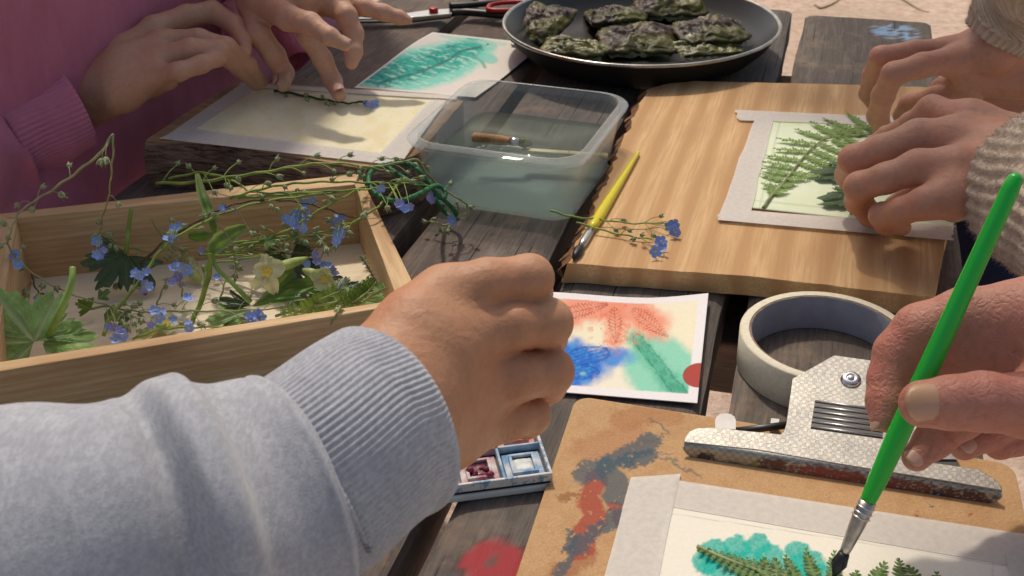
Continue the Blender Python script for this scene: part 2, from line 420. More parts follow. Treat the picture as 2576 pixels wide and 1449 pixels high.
chalk = [  # paint rubbed on the planks: (function of photo x, y) -> mask, colour
    (lambda x, y: sstep(1.12, .8, ell(x, y, 2252, 80, 66, 20, .10)+.5*(fbm(x/14, y/7, 2)-.5))*sstep(.36, .52, fbm(x/7, y/3.5, 5)), (.30, .47, .66)),
    (lambda x, y: sstep(1.1, .92, ell(x, y, 1246, 1432, 88, 76, .0)+.35*(fbm(x/5, y/60, 8)-.5))*sstep(.12, .26, fbm((x+y*.45)/4, y/90, 6)), (.36, .045, .055)),
    (lambda x, y: .22*sstep(1.1, .6, ell(x, y, 1235, 640, 42, 16, -.2)+.6*(fbm(x/16, y/9, 12)-.5)), (.27, .30, .30)),
    (lambda x, y: .35*sstep(1.1, .5, ell(x, y, 1260, 103, 42, 12, 0)), (.08, .16, .08)),
    (lambda x, y: .5*sstep(1.1, .6, ell(x, y, 2370, 57, 22, 10, 0)), (.06, .14, .17)),
    (lambda x, y: .35*sstep(.66, .78, fbm(x/13, y/7, 31)), (.30, .17, .13)),
]
FAR = 3.47
for i, (s0, s1, a1, tint) in enumerate(((-1.395, -1.10, FAR, (.165, .135, .112)), (-1.06, -.757, FAR+.01, (.160, .128, .106)), (-.716, -.447, FAR-.01, (.155, .126, .108)),
                                  (-.405, -.118, FAR+.03, (.128, .112, .100)), (-.078, .283, FAR+.0, (.160, .135, .112)))):
    ns, na = 26, 330; s = np.linspace(s0, s1, ns); a = np.linspace(-1.2, a1, na)
    Sg, Ag = np.meshgrid(s, a, indexing='ij'); ed = np.minimum(Sg-s0, s1-Sg)*H; ee = (a1-Ag)*H
    Z = -.0035*np.exp(-(ed/.0035))-.004*np.exp(-(ee/.005))+.0007*(fbm(Sg*40, Ag*2.5, i)-.5)
    wob = .012*(fbm(Ag*3, Ag*0+i*5, 9)-.5)
    Sg2 = Sg+wob*((Sg-s0)/(s1-s0)-.5)*2; Ag2 = Ag+.010*(fbm(Sg*9, Sg*0+i*3, 4)-.5)*(Ag > a1-.02)
    top = SD*Sg2[..., None]*H+TD*Ag2[..., None]*H; top[..., 2] = Z
    V = top.reshape(-1, 3); n0 = len(V); I = np.arange(n0).reshape(ns, na)
    Fc = [tuple(r_) for r_ in np.stack([I[:-1, :-1], I[1:, :-1], I[1:, 1:], I[:-1, 1:]], -1).reshape(-1, 4)]
    rim = list(I[:, 0])+list(I[-1, 1:])+list(I[::-1, -1][1:])+list(I[0, ::-1][1:-1])
    low = V[rim].copy(); low[:, 2] = -.040; V = np.concatenate([V, low]); k = len(rim)
    Fc += [(rim[j], n0+j, n0+(j+1) % k, rim[(j+1) % k]) for j in range(k)]+[tuple(n0+j for j in range(k))[::-1]]
    px, py = proj(V[:n0]); col = np.zeros((len(V), 4)); rgb = np.zeros((n0, 3)); al = np.zeros(n0)
    ok = (px > -200) & (px < 2800) & (py > -50) & (py < 1550)
    for f_, c_ in chalk:
        m_ = np.where(ok, f_(px, py), 0); rgb = rgb*(1-m_)[:, None]+np.array(c_)*m_[:, None]; al = al+(1-al)*m_
    rgb = rgb/np.maximum(al, 1e-4)[:, None]
    o = mk('plank', V, Fc, woodgrey('weathered_wood', i*3.1, tint), table, smooth=True, frame=(T(s0, 0, 0), TD))
    ca = o.data.color_attributes.new('Col', 'FLOAT_COLOR', 'POINT'); full = np.zeros((len(V), 4)); full[:n0, :3] = rgb; full[:n0, 3] = al
    ca.data.foreach_set('color', full.astype(np.float32).ravel())
    es = o.modifiers.new('edges', 'EDGE_SPLIT'); es.split_angle = R(50)
M_beam = woodgrey('beam_wood', 9, (.16, .12, .10))
ab = float(P(1840, 868, -.042)@TD)/H
for (a0, a1, w0, w1) in ((ab, ab+.23, -1.36, .25), (2.98, 3.2, -1.36, .25)):
    V, f = prism([T(w0, a0, -.042), T(w1, a0, -.042), T(w1, a1, -.042), T(w0, a1, -.042)], [T(w0, a0, -.085), T(w1, a0, -.085), T(w1, a1, -.085), T(w0, a1, -.085)])
    o = mk('crossbeam', V, f, M_beam, table, frame=(T(w0, a0), SD)); bevel(o, .003)
    for w in (-1.2, .1):
        V, f = prism([T(w, a0+.03, -.086), T(w+.2, a0+.03, -.086), T(w+.2, a0+.19, -.086), T(w, a0+.19, -.086)], [T(w-.35 if w < 0 else w+.35, a0+.03, -.72)]*1+[T((w-.35 if w < 0 else w+.35)+.2, a0+.03, -.72), T((w-.35 if w < 0 else w+.35)+.2, a0+.19, -.72), T(w-.35 if w < 0 else w+.35, a0+.19, -.72)])
        mk('table_leg', V, f, M_beam, table, frame=(T(w, a0), (0, 0, -1)))

# ------------------------------------------------------------------ big pine board on the right
def lin(a, b, n): return [np.asarray(a)*(1-t)+np.asarray(b)*t for t in np.linspace(0, 1, n, endpoint=False)]
def wavy(poly, amp, sc, seed, n=40, z=0):
    out = []
    for i, (a, b) in enumerate(zip(poly, poly[1:]+poly[:1])):
        a = np.asarray(a, float); b = np.asarray(b, float); d = b-a; L = np.linalg.norm(d); nrm = np.array([-d[1], d[0], 0])/(L+1e-9)
        am = amp[i] if isinstance(amp, (list, tuple)) else amp
        for t in np.linspace(0, 1, n, endpoint=False):
            out.append(a+d*t+nrm*am*(fbm(np.array(t*L*sc), np.array(seed+i*7.), seed)-.5)*2*min(1, t*12, (1-t)*12))
    return out
M_board = wood('pine_board', (.74, .50, .26), (.50, .29, .13), ring=12, grain=.9, rough=.75, bmp=.4, stain=(.46, .27, .13), stain_amt=.5, seed=2, ring_amt=.9, warp=.20)
ZB = .016
c = [P(x, y, ZB) for x, y in ((1427, 662), (1478, 556), (1530, 440), (1580, 330), (1627, 226), (1668, 212), (1716, 203), (2164, 213), (2470, 225), (2400, 500), (2352, 748), (1880, 694))]
top = wavy(c, [.0035, .004, .004, .004, .002, .002, .0015, .002, .001, .001, .0012, .0010], 90, 3, 14)
top = [q*1.0 for q in top]
bot = []
ctr = np.mean(top, 0)
for k, q in enumerate(top):
    b_ = q.copy(); b_[2] = .0005
    if k < 14*5: b_ += np.array([-.004, -.001, 0])*(1+.6*math.sin(k*.9))
    bot.append(b_)
bg_dir = P(1716, 203, ZB)-P(1500, 664, ZB)
board = thing('wooden_board', P(1900, 450, 0), 'large sawn pine board holding the taped fern picture', 'wooden board')
V, f = prism(top, bot)
o = mk('timber', V, f, M_board, board, frame=(P(1500, 664, ZB), bg_dir)); bevel(o, .0007, 2, 50)
# rough bark strip along the left side
mb = MB(); q = np.array(top[:14*4+1])
for k in range(0, len(q)-1):
    a, b_ = q[k], q[k+1]; w = .002+.009*float(fbm(np.array(k*.55), np.array(2.), 5))
    n_ = np.array([-1, -.15, 0])*w
    mb.add([a+[0, 0, .0002], b_+[0, 0, .0002], b_+n_*1.0+[0, 0, -.006], a+n_+[0, 0, -.006], a+[0, 0, -.0155], b_+[0, 0, -.0155]], [(0, 3, 2, 1), (3, 4, 5, 2), (0, 1, 5, 4)])
M_bark = plain('inner_bark', (.30, .145, .06), .9, c2=(.10, .045, .02), nscale=70, bmp=.8, bscale=240, bd=.002, stretch=(1, 1, 1))
mb.mk('bark_edge', M_bark, board)

# ------------------------------------------------------------------ small bark edged slab on the left
ZS = .043
M_slab = wood('slab_wood', (.50, .33, .20), (.34, .19, .10), ring=25, rough=.8, seed=5, ring_amt=.5)
m, t, b = newmat('grey_bark'); v = objco(t)
mp = nd(t, 'Mapping'); mp.inputs['Scale'].default_value = (22, 22, 190); lk(t, v, mp.inputs[0]); n1 = noise(t, mp.outputs[0], 2.4, 8, .7, .8)
lk(t, ramp(t, n1, [(.38, (.05, .032, .024)), (.46, (.21, .135, .09)), (.66, (.44, .30, .21))]), b.inputs['Base Color']); b.inputs['Roughness'].default_value = .95
bump(t, b, n1, 1.0, .006); M_gbark = m
pl = [P(x, y, ZS) for x, y in ((367, 353), (560, 360), (760, 396), (915, 424), (985, 415), (1057, 384), (1165, 254), (1100, 236), (600, 204), (480, 275))]
top = wavy(pl, [.0008]*10, 80, 11, 10); slabt = thing('bark_edged_slab', P(760, 310, 0), 'small thick timber slab with dark bark front edge under the yellow paper', 'wooden slab')
bot = [np.array([q[0], q[1]*1.0+.0, .001]) for q in top]
V, f = prism([q-[0, 0, .0] for q in top], bot)
mk('timber', V, f, M_slab, slabt, frame=(pl[0], pl[3]-pl[0]))
fr = wavy([pl[0], pl[1], pl[2], pl[3], pl[4], pl[5]], .0008, 80, 11, 10)[:50]; fr = np.array(fr)
nz_ = 14; rows = []
for j in range(nz_):
    tz = j/(nz_-1); out = .0065*math.sin(math.pi*(tz**.8))+.0012
    r_ = fr+np.array([-.25, -1, 0])*out; r_[:, 2] = (ZS-.0015)*(1-tz)+.0015*tz
    r_[:, :2] += (.0026*(fbm(np.arange(len(fr))*.9+j*.12, np.full(len(fr), j*1.6), 4, 4)-.5))[:, None]*np.array([.2, 1.6])
    rows.append(r_)
V = np.concatenate(rows); n = len(fr)
mk('bark', V, [(j*n+k, (j+1)*n+k, (j+1)*n+k+1, j*n+k+1) for j in range(nz_-1) for k in range(n-1)], M_gbark, slabt, smooth=True)

# ------------------------------------------------------------------ papers
M_vc = vcol('painted_paper', .82, .06, 500, .25, 1400)
m, t, b = newmat('paper_tape'); v = objco(t); n1 = noise(t, v, 260, 5, .6)
lk(t, ramp(t, n1, [(.35, (.72, .69, .64)), (.65, (.82, .78, .72))]), b.inputs['Base Color']); b.inputs['Roughness'].default_value = .6
b.inputs['Alpha'].default_value = .62; bump(t, b, n1, .35, .0005); M_tape = m
def tape(cor, z, parent, seed=0, torn=.0008, n=26):
    """strip of translucent tape with torn ends; cor = four photo corners, first pair and last pair are the long sides"""
    a, b_, c_, d = [P(x, y, z) for x, y in cor]
    u = np.linspace(0, 1, n); V = []
    for k, t_ in enumerate(u):
        p = a*(1-t_)+b_*t_; q = d*(1-t_)+c_*t_; V.append((p, q))
    def jag(p, q, s):
        return [p*(1-t_)+q*t_+(b_-a)/np.linalg.norm(b_-a)*torn*3*(fbm(np.array(t_*6), np.array(s*1.), seed)-.5) for t_ in np.linspace(0, 1, 12)]
    L = [v_[0] for v_ in V[1:-1]]; Rr = [v_[1] for v_ in V[1:-1]][::-1]
    loop = jag(d, a, 1)+L+jag(b_, c_, 2)+Rr
    Vt, f = prism(loop, [q-[0, 0, .0002] for q in loop])
    return mk('tape_strip', Vt, f, M_tape, parent)

def cream(x, y, u, v):
    col = np.tile(A(238, 230, 196), (len(x), 1)); n_ = fbm(x/30, y/20, 3, 5)
    col = lay(col, .55*sstep(.35, .7, n_), A(230, 214, 166))
    e = np.minimum(np.minimum(u, 1-u)*1.6, np.minimum(v, 1-v)); col = lay(col, sstep(.035, .012, e), A(228, 222, 205))
    return lay(col, .5*sstep(.75, .8, fbm(x/3.2, y/3.2, 9)), A(200, 180, 120))
pp = thing('yellow_wash_paper', P(780, 310, ZS), 'pale yellow washed paper taped to the bark edged slab', 'painting')
def Q4(pts, z): return [P(x, y, z) for x, y in pts]
patch('paper', Q4(((630, 219), (1100, 246), (960, 396), (484, 327)), ZS+.0012), 120, 80, M_vc, pp, cream, lambda u, v: .0004*np.sin(u*5+v*3), .0004)
tape(((410, 347), (1010, 392), (985, 408), (395, 358)), ZS+.0030, pp, 1) if False else None
tape(((474, 322), (1010, 392), (985, 414), (398, 348)), ZS+.0018, pp, 1, .0025)
tape(((405, 350), (606, 212), (648, 222), (492, 322)), ZS+.0021, pp, 2, .002)
tape(((600, 208), (1150, 240), (1150, 250), (612, 219)), ZS+.0023, pp, 3)
tape(((946, 396), (1082, 250), (1124, 252), (1016, 400)), ZS+.0026, pp, 4, .002)

def greenleaf(x, y, u, v):
    col = np.tile(A(228, 222, 214), (len(x), 1))
    w = 9*(fbm(x/18, y/10, 4)-.5)
    d, t_ = segd(x+w, (y+w*.5)*1.6, [(945, 212*1.6), (1020, 185*1.6), (1110, 160*1.6), (1190, 125*1.6)])
    body = sstep(66, 36, d-26*np.sin(np.clip(t_, 0, 1)*3.1)+10*(fbm(x/9, y/5, 5)-.5))
    col = lay(col, .9*body, A(120, 215, 196))
    d2, t2 = segd(x+w, (y+w*.5)*1.6, [(940, 205*1.6), (1030, 172*1.6), (1120, 150*1.6), (1185, 118*1.6)])
    col = lay(col, .9*sstep(44, 20, d2-14*np.sin(t2*3.1)+22*(fbm(x/8, y/4, 7)-.5)), A(24, 178, 160))
    stroke = fbm((x*.45-y*1.9)/7, (x*1.2+y*.8)/26, 61, 4); col = lay(col, .75*sstep(.50, .66, stroke)*body, A(190, 232, 220))
    col = lay(col, .60*sstep(.56, .72, fbm((x*.5-y*1.7)/6+4, (x+y)/20, 71, 4))*sstep(60, 30, d), A(14, 132, 122))
    lf = np.zeros(len(x))
    for i in range(15):
        q = i/14; bx, by = 950+q*225+5*math.sin(i*2.3), 208-q*86
        for sg in (-1, 1):
            L = (46 if sg < 0 else 52)*(1-.45*q)*(.75+.4*abs(math.sin(i*1.9+sg)))
            dd, _ = segd(x+3*(stroke-.5)*4, y, [(bx, by), (bx-L*.5*(1 if sg < 0 else -.2), by-L*.30 if sg < 0 else by+L*.3), (bx-L*(.9 if sg < 0 else -.05), by-L*.25 if sg < 0 else by+L*.45)])
            lf = np.maximum(lf, .85*sstep(3.6, .6, dd)*sstep(.40, .60, fbm(x/7, y/4, 12)))
    col = lay(col, lf, A(30, 130, 120))
    dr, _ = segd(x, y, [(960, 208), (1060, 178), (1130, 150), (1160, 130), (1222, 117)]); col = lay(col, .75*sstep(4.5, 2, dr), A(40, 120, 112))
    dr, _ = segd(x, y, [(1190, 140), (1212, 155), (1220, 168)]); col = lay(col, .7*sstep(5, 2.5, dr), A(60, 160, 145))
    col = lay(col, .75*sstep(1.1, .85, ell(x, y, 1228, 148, 26, 12, .2)), A(120, 210, 196))
    col = lay(col, .7*sstep(15, 8, np.hypot(x-1232, (y-118)*1.7)-8), A(150, 215, 200))
    dr, _ = segd(x, y, [(1110, 90), (1170, 103), (1240, 110), (1270, 112)]); col = lay(col, .5*sstep(8, 3, dr), A(150, 214, 200))
    col = lay(col, sstep(3.4, 2.4, np.hypot(x-1227, (y-113)*1.4)), A(40, 80, 60))
    e = np.minimum(np.minimum(u, 1-u)*1.5, np.minimum(v, 1-v)); return lay(col, sstep(.04, .02, e), A(232, 228, 222))
gp = fin(patch('green_leaf_print', Q4(((1088, 81), (1372, 112), (1196, 246), (890, 222)), .003), 190, 120, M_vc, None, greenleaf,
     lambda u, v: .010*np.maximum(0, .35-u)**1.2*np.sin(v*3.1)+.0008*np.sin(v*7), .0004), 'white paper with teal fern leaf print, between the slab and the frying pan', 'painting')

def postcard(x, y, u, v):
    col = np.tile(A(240, 234, 214), (len(x), 1)); n_ = fbm(x/22, y/22, 3, 5); w = 26*(n_-.5)
    col = lay(col, .5*sstep(.5, 0, np.abs(v-.35)), A(242, 234, 196))
    x1 = x+w; y1 = y+26*(fbm(x/22+9, y/22, 8)-.5)
    # turquoise wash lower right
    tq = sstep(1.05, .72, ell(x1, y1, 1660, 930, 105, 92, .5)); col = lay(col, .85*tq, A(120, 212, 186))
    # blue
    bl = np.maximum(sstep(1.12, .66, ell(x1, y1, 1420, 918, 122, 72, 0)), .85*sstep(1.15, .5, ell(x1, y1, 1530, 898, 62, 26, -.15))); col = lay(col, .97*bl, A(18, 112, 212)); col = lay(col, .5*bl*sstep(.45, .62, fbm(x/11, y/9, 95)), A(70, 168, 232))
    col = lay(col, .5*sstep(1.1, .5, ell(x1, y1, 1555, 905, 60, 22, -.1)), A(50, 140, 225))
    # orange red
    rd, _ = segd(x1, y1, [(1400, 800), (1470, 775), (1540, 765), (1600, 785), (1650, 820)]); col = lay(col, .85*sstep(58, 18, rd), A(235, 140, 112))
    rd, _ = segd(x1, y1, [(1545, 780), (1548, 850)]); col = lay(col, .75*sstep(40, 14, rd), A(236, 150, 122))
    col = lay(col, .6*sstep(.55, .75, fbm(x/26, y/20, 44))*sstep(50, 20, rd+20), A(232, 96, 66))
    # green bar
    gb, tt = segd(x1, y1, [(1595, 850), (1640, 905), (1680, 960), (1712, 995)]); gq = gb-7*tt+16*(n_-.5)+9*(fbm(x/6, y/6, 96)-.5); col = lay(col, .55*sstep(34, 8, gq), A(58, 176, 142)); col = lay(col, .45*sstep(16, 6, gq)*sstep(.3, .6, fbm(x/8, y/10, 97)), A(36, 140, 112))
    gb, tt = segd(x, y, [(1605, 855), (1645, 905), (1685, 960), (1718, 995)]); wob = 9*(fbm(x/7, y/7, 6)-.5)+4*(fbm(x/3, y/3, 16)-.5)
    col = lay(col, .6*sstep(2.2, .8, np.abs(gb-13+wob)), A(26, 122, 104)); col = lay(col, .30*sstep(11, 8, gb+wob), A(40, 150, 122))
    # brown fern line work
    ln = np.zeros(len(x))
    for (a, b_, tip) in (((1400, 800), (1530, 765), 0), ((1545, 772), (1550, 862), 1), ((1590, 775), (1680, 850), 2)):
        a = np.array(a, float); b_ = np.array(b_, float); D_ = b_-a; L = np.linalg.norm(D_); D_ /= L; Nn = np.array([-D_[1], D_[0]])
        sx = (x-a[0])*D_[0]+(y-a[1])*D_[1]; sy = (x-a[0])*Nn[0]+(y-a[1])*Nn[1]
        wid = 15*np.sin(np.clip(sx/L, 0, 1)**.7*math.pi*.96+.05)*(1+.22*np.sin(sx*2*math.pi/8.5)); wid = np.where((sx > 0) & (sx < L), wid, 0)
        ins = np.abs(sy) < wid; rib = .5+.5*np.sin((sx+np.abs(sy)*.6)*2*math.pi/8.5)
        ln = np.maximum(ln, ins*.42*sstep(.55, .85, rib)); ln = np.maximum(ln, .7*sstep(1.6, .6, np.abs(sy))*((sx > 0) & (sx < L)))
        ln = np.maximum(ln, .75*sstep(2.2, .8, np.abs(np.abs(sy)-wid+1.5*np.sin(sx*.9)))*((sx > 3) & (sx < L)))
    col = lay(col, ln*(.35+.65*sstep(.3, .6, fbm(x/9, y/9, 91))), A(160, 70, 50)); col = lay(col, .45*sstep(.55, .7, fbm(x/12, y/12, 92))*sstep(70, 30, np.hypot(x-1560, y-800)-40), A(228, 104, 74))
    # blue leaf outlines
    for (cx, cy, rx, ry, an) in ((1478, 896, 56, 21, -.16), (1462, 938, 44, 17, .02)):
        e_ = ell(x, y, cx, cy, rx, ry, an)+.10*(fbm(x/5, y/5, 21)-.5); col = lay(col, .7*sstep(.13, .03, np.abs(e_-1))*(.4+.6*sstep(.3, .6, fbm(x/7, y/7, 93))), A(8, 66, 156)); col = lay(col, .5*(e_ < 1.25)*sstep(.45, .65, fbm(x/6, y/5, 94)), A(14, 98, 200))
        q = (e_ < 1)*(.5+.5*np.sin((x*.4+y*1.3)*.55+4*n_)); col = lay(col, .45*q, A(10, 84, 180))
    col = lay(col, .8*sstep(1, .2, ell(x, y, 1466, 942, 13, 8, 0)), A(150, 196, 205))
    edg = np.minimum(np.minimum(u, 1-u)*1.5, np.minimum(v*1.0, (1-v)*1.0)); col = lay(col, sstep(.075, .060, edg+.012*(n_-.5)), A(238, 236, 238))
    r_ = ell(x, y, 1757, 949, 39, 29, 0); col = lay(col, sstep(1.04, .97, r_), A(176, 74, 66))
    return lay(col, .35*sstep(.06, .02, np.abs(r_-1))*(r_ > .9), A(90, 40, 40))
postc = fin(patch('watercolour_postcard', Q4(((1235, 735), (1781, 752), (1754, 1016), (1215, 972)), .0025), 380, 260, M_vc, None, postcard,
     lambda u, v: .0055*np.maximum(0, u-.72)**1.5*4*(1-v)+.002*np.sin(u*7)*(1-v)*.6+.0006, .0005), 'bright watercolour card with orange fern, blue leaf and green stalk beside the fist', 'painting')

# fern picture on the big board
fp = thing('fern_picture', P(2050, 430, ZB), 'pale green paper taped to the pine board under a fern', 'painting')
def palegreen(x, y, u, v):
    col = np.tile(A(226, 236, 208), (len(x), 1)); col = lay(col, .5*sstep(.4, .7, fbm(x/40, y/30, 2)), A(216, 230, 190))
    d, _ = segd(x, y, [(1962, 302), (1980, 303), (2010, 306)]); col = lay(col, .6*sstep(12, 3, d), A(206, 220, 110))
    ln = np.minimum(np.abs(u-.06)*360, np.abs(v-.93)*230); col = lay(col, .25*sstep(1.3, .5, ln), A(120, 120, 110))
    return col
patch('paper', Q4(((1936, 294), (2420, 314), (2398, 578), (1880, 522)), ZB+.0014), 100, 70, M_vc, fp, palegreen, None, .0004)
tape(((1850, 276), (2300, 296), (2290, 318), (1856, 302)), ZB+.0020, fp, 6, .002)
tape(((1900, 293), (1948, 297), (1886, 550), (1806, 552)), ZB+.0023, fp, 7, .0012)
tape(((1812, 524), (2400, 568), (2396, 604), (1806, 553)), ZB+.0026, fp, 8, .002)

# ------------------------------------------------------------------ clipboard
def mdf(x, y, u, v):
    col = np.tile(A(196, 158, 114), (len(x), 1)); n_ = fbm(x/34, y/26, 5, 5); f_ = fbm(x/5, y/4, 15, 4)
    col = lay(col, .35*sstep(.4, .7, n_), A(176, 128, 82)); col = lay(col, .30*sstep(.5, .75, fbm(x/2.6, y/2.2, 51)), A(222, 186, 140)); w = 34*(n_-.5); x1 = x+w+16*(f_-.5); y1 = y+34*(fbm(x/30+7, y/24, 25)-.5)+14*(f_-.5)
    for pts, r0, c_, am in (([(1560, 1060), (1650, 1035), (1700, 1050)], 34, (168, 110, 66), .5), ([(1480, 1130), (1600, 1100)], 46, (176, 118, 84), .45),
                      ([(1470, 1400), (1400, 1450)], 34, (160, 92, 58), .6)):
        d, _ = segd(x1, y1, pts); col = lay(col, am*sstep(r0, r0*.5, d), A(*c_))
    rough = sstep(.16, .30, fbm((x-y*.8)/8, (x+y*1.2)/22, 35, 4)+.12*(f_-.5))
    for pts, r0 in (([(1500, 1215), (1480, 1250), (1500, 1300), (1480, 1340), (1455, 1385)], 34), ([(1550, 1275), (1560, 1330)], 14)):
        d, _ = segd(x1, y1, pts); col = lay(col, .9*sstep(r0, r0*.72, d)*rough, A(168, 76, 60))
    for pts, r0 in (([(1465, 1200), (1530, 1170), (1600, 1135), (1640, 1110)], 30), ([(1520, 1180), (1560, 1220), (1545, 1250)], 30), ([(1455, 1372), (1520, 1325), (1560, 1300)], 22),
                    ([(1440, 1350), (1430, 1410), (1400, 1449)], 15), ([(1560, 1160), (1635, 1150)], 18)):
        d, _ = segd(x1, y1, pts); col = lay(col, .92*sstep(r0, r0*.72, d)*rough*.86, A(62, 90, 104))
    for pts in ([(1620, 1145), (1690, 1140)], [(1640, 1148), (1700, 1165), (1760, 1200)], [(1580, 1240), (1650, 1230)], [(1640, 1050), (1690, 1090), (1620, 1110)]):
        d, _ = segd(x1, y1, pts); col = lay(col, .6*sstep(3.2, 1.2, d), A(74, 92, 100))
    for (cx, cy, rx, ry, c_) in ((2308, 1288, 8, 4, (150, 60, 60)), (2336, 1276, 10, 3, (80, 100, 110)), (2440, 1292, 12, 6, (176, 80, 70)), (1425, 1250, 30, 8, (150, 100, 60))):
        col = lay(col, .8*sstep(1.1, .8, ell(x1, y1, cx+4, cy, rx, ry, .1)), A(*c_))
    sc = np.abs(np.sin(x1*.11+np.sin(y1*.13)*2)); col = lay(col, .3*sstep(.035, .0, sc)*sstep(1560, 1480, x), A(110, 76, 40))
    return col
M_mdf = vcol('hardboard', .78, .22, 700, .35, 900)
clipb = thing('clipboard', P(1900, 1250, 0), 'paint stained hardboard clipboard with big checkered metal clip', 'clipboard')
ZC = .0050
A_ = P(1450, 996, ZC); dU = P(1797, 1042, ZC)-P(1508, 997, ZC); dU /= np.linalg.norm(dU); dV = P(1316, 1449, ZC)-P(1458, 1015, ZC); dV /= np.linalg.norm(dV)
LU = np.linalg.norm(P(2566, 1166, ZC)-A_)
LU = (lambda q: float(q@dU))(P(2575, 1352, ZC)-A_)
LVv = .33
# board with rounded corners built as a grid
nu, nv = 420, 380; U, Vv = np.meshgrid(np.linspace(0, LU, nu), np.linspace(0, LVv, nv))
rc = .010
def rnd(U, Vv):
    U2, V2 = U.copy(), Vv.copy()
    for sx, cx in ((-1, rc), (1, LU-rc)):
        m_ = (((U-cx)*sx > 0) & (Vv < rc)); du = (U-cx); dv = (Vv-rc); mx = np.maximum(np.abs(du), np.abs(dv)); hy = np.hypot(du, dv)+1e-9
        U2 = np.where(m_, cx+du*mx/hy, U2); V2 = np.where(m_, rc+dv*mx/hy, V2)
    return U2, V2
U2, V2 = rnd(U, Vv)
V = A_+U2[..., None]*dU+V2[..., None]*dV; V = V.reshape(-1, 3); px, py = proj(V)
I = np.arange(nu*nv).reshape(nv, nu); Fq = np.stack([I[1:, :-1], I[1:, 1:], I[:-1, 1:], I[:-1, :-1]], -1).reshape(-1, 4)
o = mk('board', V, Fq, M_mdf, clipb, smooth=True, col=mdf(px, py, 0, 0)); s_ = o.modifiers.new('solid', 'SOLIDIFY'); s_.thickness = .0032; s_.offset = -1

# the clip
M_clip, t, b = newmat('checkered_steel'); v = objco(t)
ck = nd(t, 'TexChecker'); ck.inputs['Scale'].default_value = 440; lk(t, v, ck.inputs['Vector'])
a = nd(t, 'VertexColor'); a.layer_name = 'Col'
n1 = noise(t, v, 90, 5)
base = mixc(t, ramp(t, n1, [(.3, (0, 0, 0)), (.7, (1, 1, 1))]), (.36, .355, .34), (.50, .485, .45)); base = mixc(t, .34, base, ck.outputs['Color'], 'MULTIPLY')
lk(t, mixc(t, a.outputs['Alpha'], base, a.outputs[0]), b.inputs['Base Color'])
iv = nd(t, 'Math', _operation='MULTIPLY_ADD'); lk(t, a.outputs['Alpha'], iv.inputs[0]); iv.inputs[1].default_value = -.95; iv.inputs[2].default_value = .95; lk(t, iv.outputs[0], b.inputs['Metallic'])
b.inputs['Roughness'].default_value = .46; bump(t, b, ck.outputs['Fac'], .55, .0005); bump(t, b, noise(t, v, 700, 4), .3, .0003)
p0 = P(1725, 1112, ZC+.0085); p1 = P(2520, 1234, ZC+.0085); p2 = P(2099, 893, .036)
nrm = np.cross(p1-p0, p2-p0); nrm /= np.linalg.norm(nrm)
def onp(x, y):
    d = ray(x, y); return CAM+d*(np.dot(p0-CAM, nrm)/np.dot(d, nrm))
outl = [(1721, 1112), (1722, 1102), (1733, 1086), (1753, 1077), (1790, 1075), (1964, 1092), (1972, 1086), (1978, 1066), (1994, 952), (2099, 893), (2270, 917), (2345, 1000), (2335, 1148), (2350, 1164), (2460, 1180), (2500, 1202), (2518, 1222), (2521, 1234),
        (2379, 1210), (2116, 1168), (1906, 1132)]
top = np.array([onp(*q) for q in outl]); V, f = prism(top, top-nrm*(.0009 if nrm[2] > 0 else -.0009)); LIPOFF = dV*.0011
cm = clipb
def stains(px, py):
    n_ = fbm(px/9, py/6, 41); n2 = fbm(px/5, py/4, 42); rgb = np.zeros((len(px), 3)); al = np.zeros(len(px))
    for (cx, cy, rx, ry, c_) in ((1776, 1153, 26, 16, (58, 42, 38)), (1842, 1172, 22, 12, (92, 98, 52)), (1905, 1172, 20, 14, (140, 128, 70)), (1948, 1176, 46, 24, (96, 60, 48)), (1742, 1104, 16, 6, (140, 100, 90)),
                                 (2085, 1195, 120, 22, (138, 62, 52)), (2260, 1222, 120, 24, (112, 58, 50)), (2420, 1250, 90, 24, (84, 50, 46)), (2355, 1246, 18, 9, (24, 40, 84)), (2180, 1228, 30, 8, (30, 52, 80))):
        m_ = sstep(1.15, .75, ell(px, py, cx, cy, rx, ry, .13)+1.2*(n_-.5))*sstep(.26, .40, n2); rgb = rgb*(1-m_)[:, None]+A(*c_)*m_[:, None]; al = np.maximum(al, m_)
    return rgb, al
def putcol(o, rgb, al):
    n = len(o.data.vertices); ca = o.data.color_attributes.new('Col', 'FLOAT_COLOR', 'POINT'); ca.data.foreach_set('color', np.c_[rgb, al].astype(np.float32).ravel())
o = mk('clip_plate', V, f, M_clip, clipb, frame=(p0, p1-p0)); putcol(o, np.zeros((len(V), 3)), np.zeros(len(V))); bevel(o, .0004)
# rolled lip that presses on the board
L0, L1 = onp(1721, 1113), onp(2521, 1235); nu = 220; nv = 26; W_ = []
for j in range(nv):
    q = j/(nv-1)
    if q < .35: a_ = q/.35*R(80); off = np.array([0, 0, 0.]); out_ = .0035*math.sin(a_); dz = -.0035*(1-math.cos(a_))
    else: out_ = .0035*math.sin(R(80))+.0008*(q-.35)/.65; dz = -.0035*(1-math.cos(R(80)))-(q-.35)/.65*.0058
    for i in range(nu):
        s_ = i/(nu-1); e = min(s_, 1-s_)*np.linalg.norm(L1-L0); rr = .006; cut = 0
        if e < rr: cut = (1-math.sqrt(max(0, 1-(1-e/rr)**2)))*.006*max(0, (q-.3)/.7)
        p = L0*(1-s_)+L1*s_-dV*.0030+np.array([0, 0, .00035]); W_.append(p+dV*out_+np.array([0, 0, dz+cut+.00005]))
V = np.array(W_); I = np.arange(nu*nv).reshape(nv, nu); Fq = np.stack([I[1:, :-1], I[1:, 1:], I[:-1, 1:], I[:-1, :-1]], -1).reshape(-1, 4)
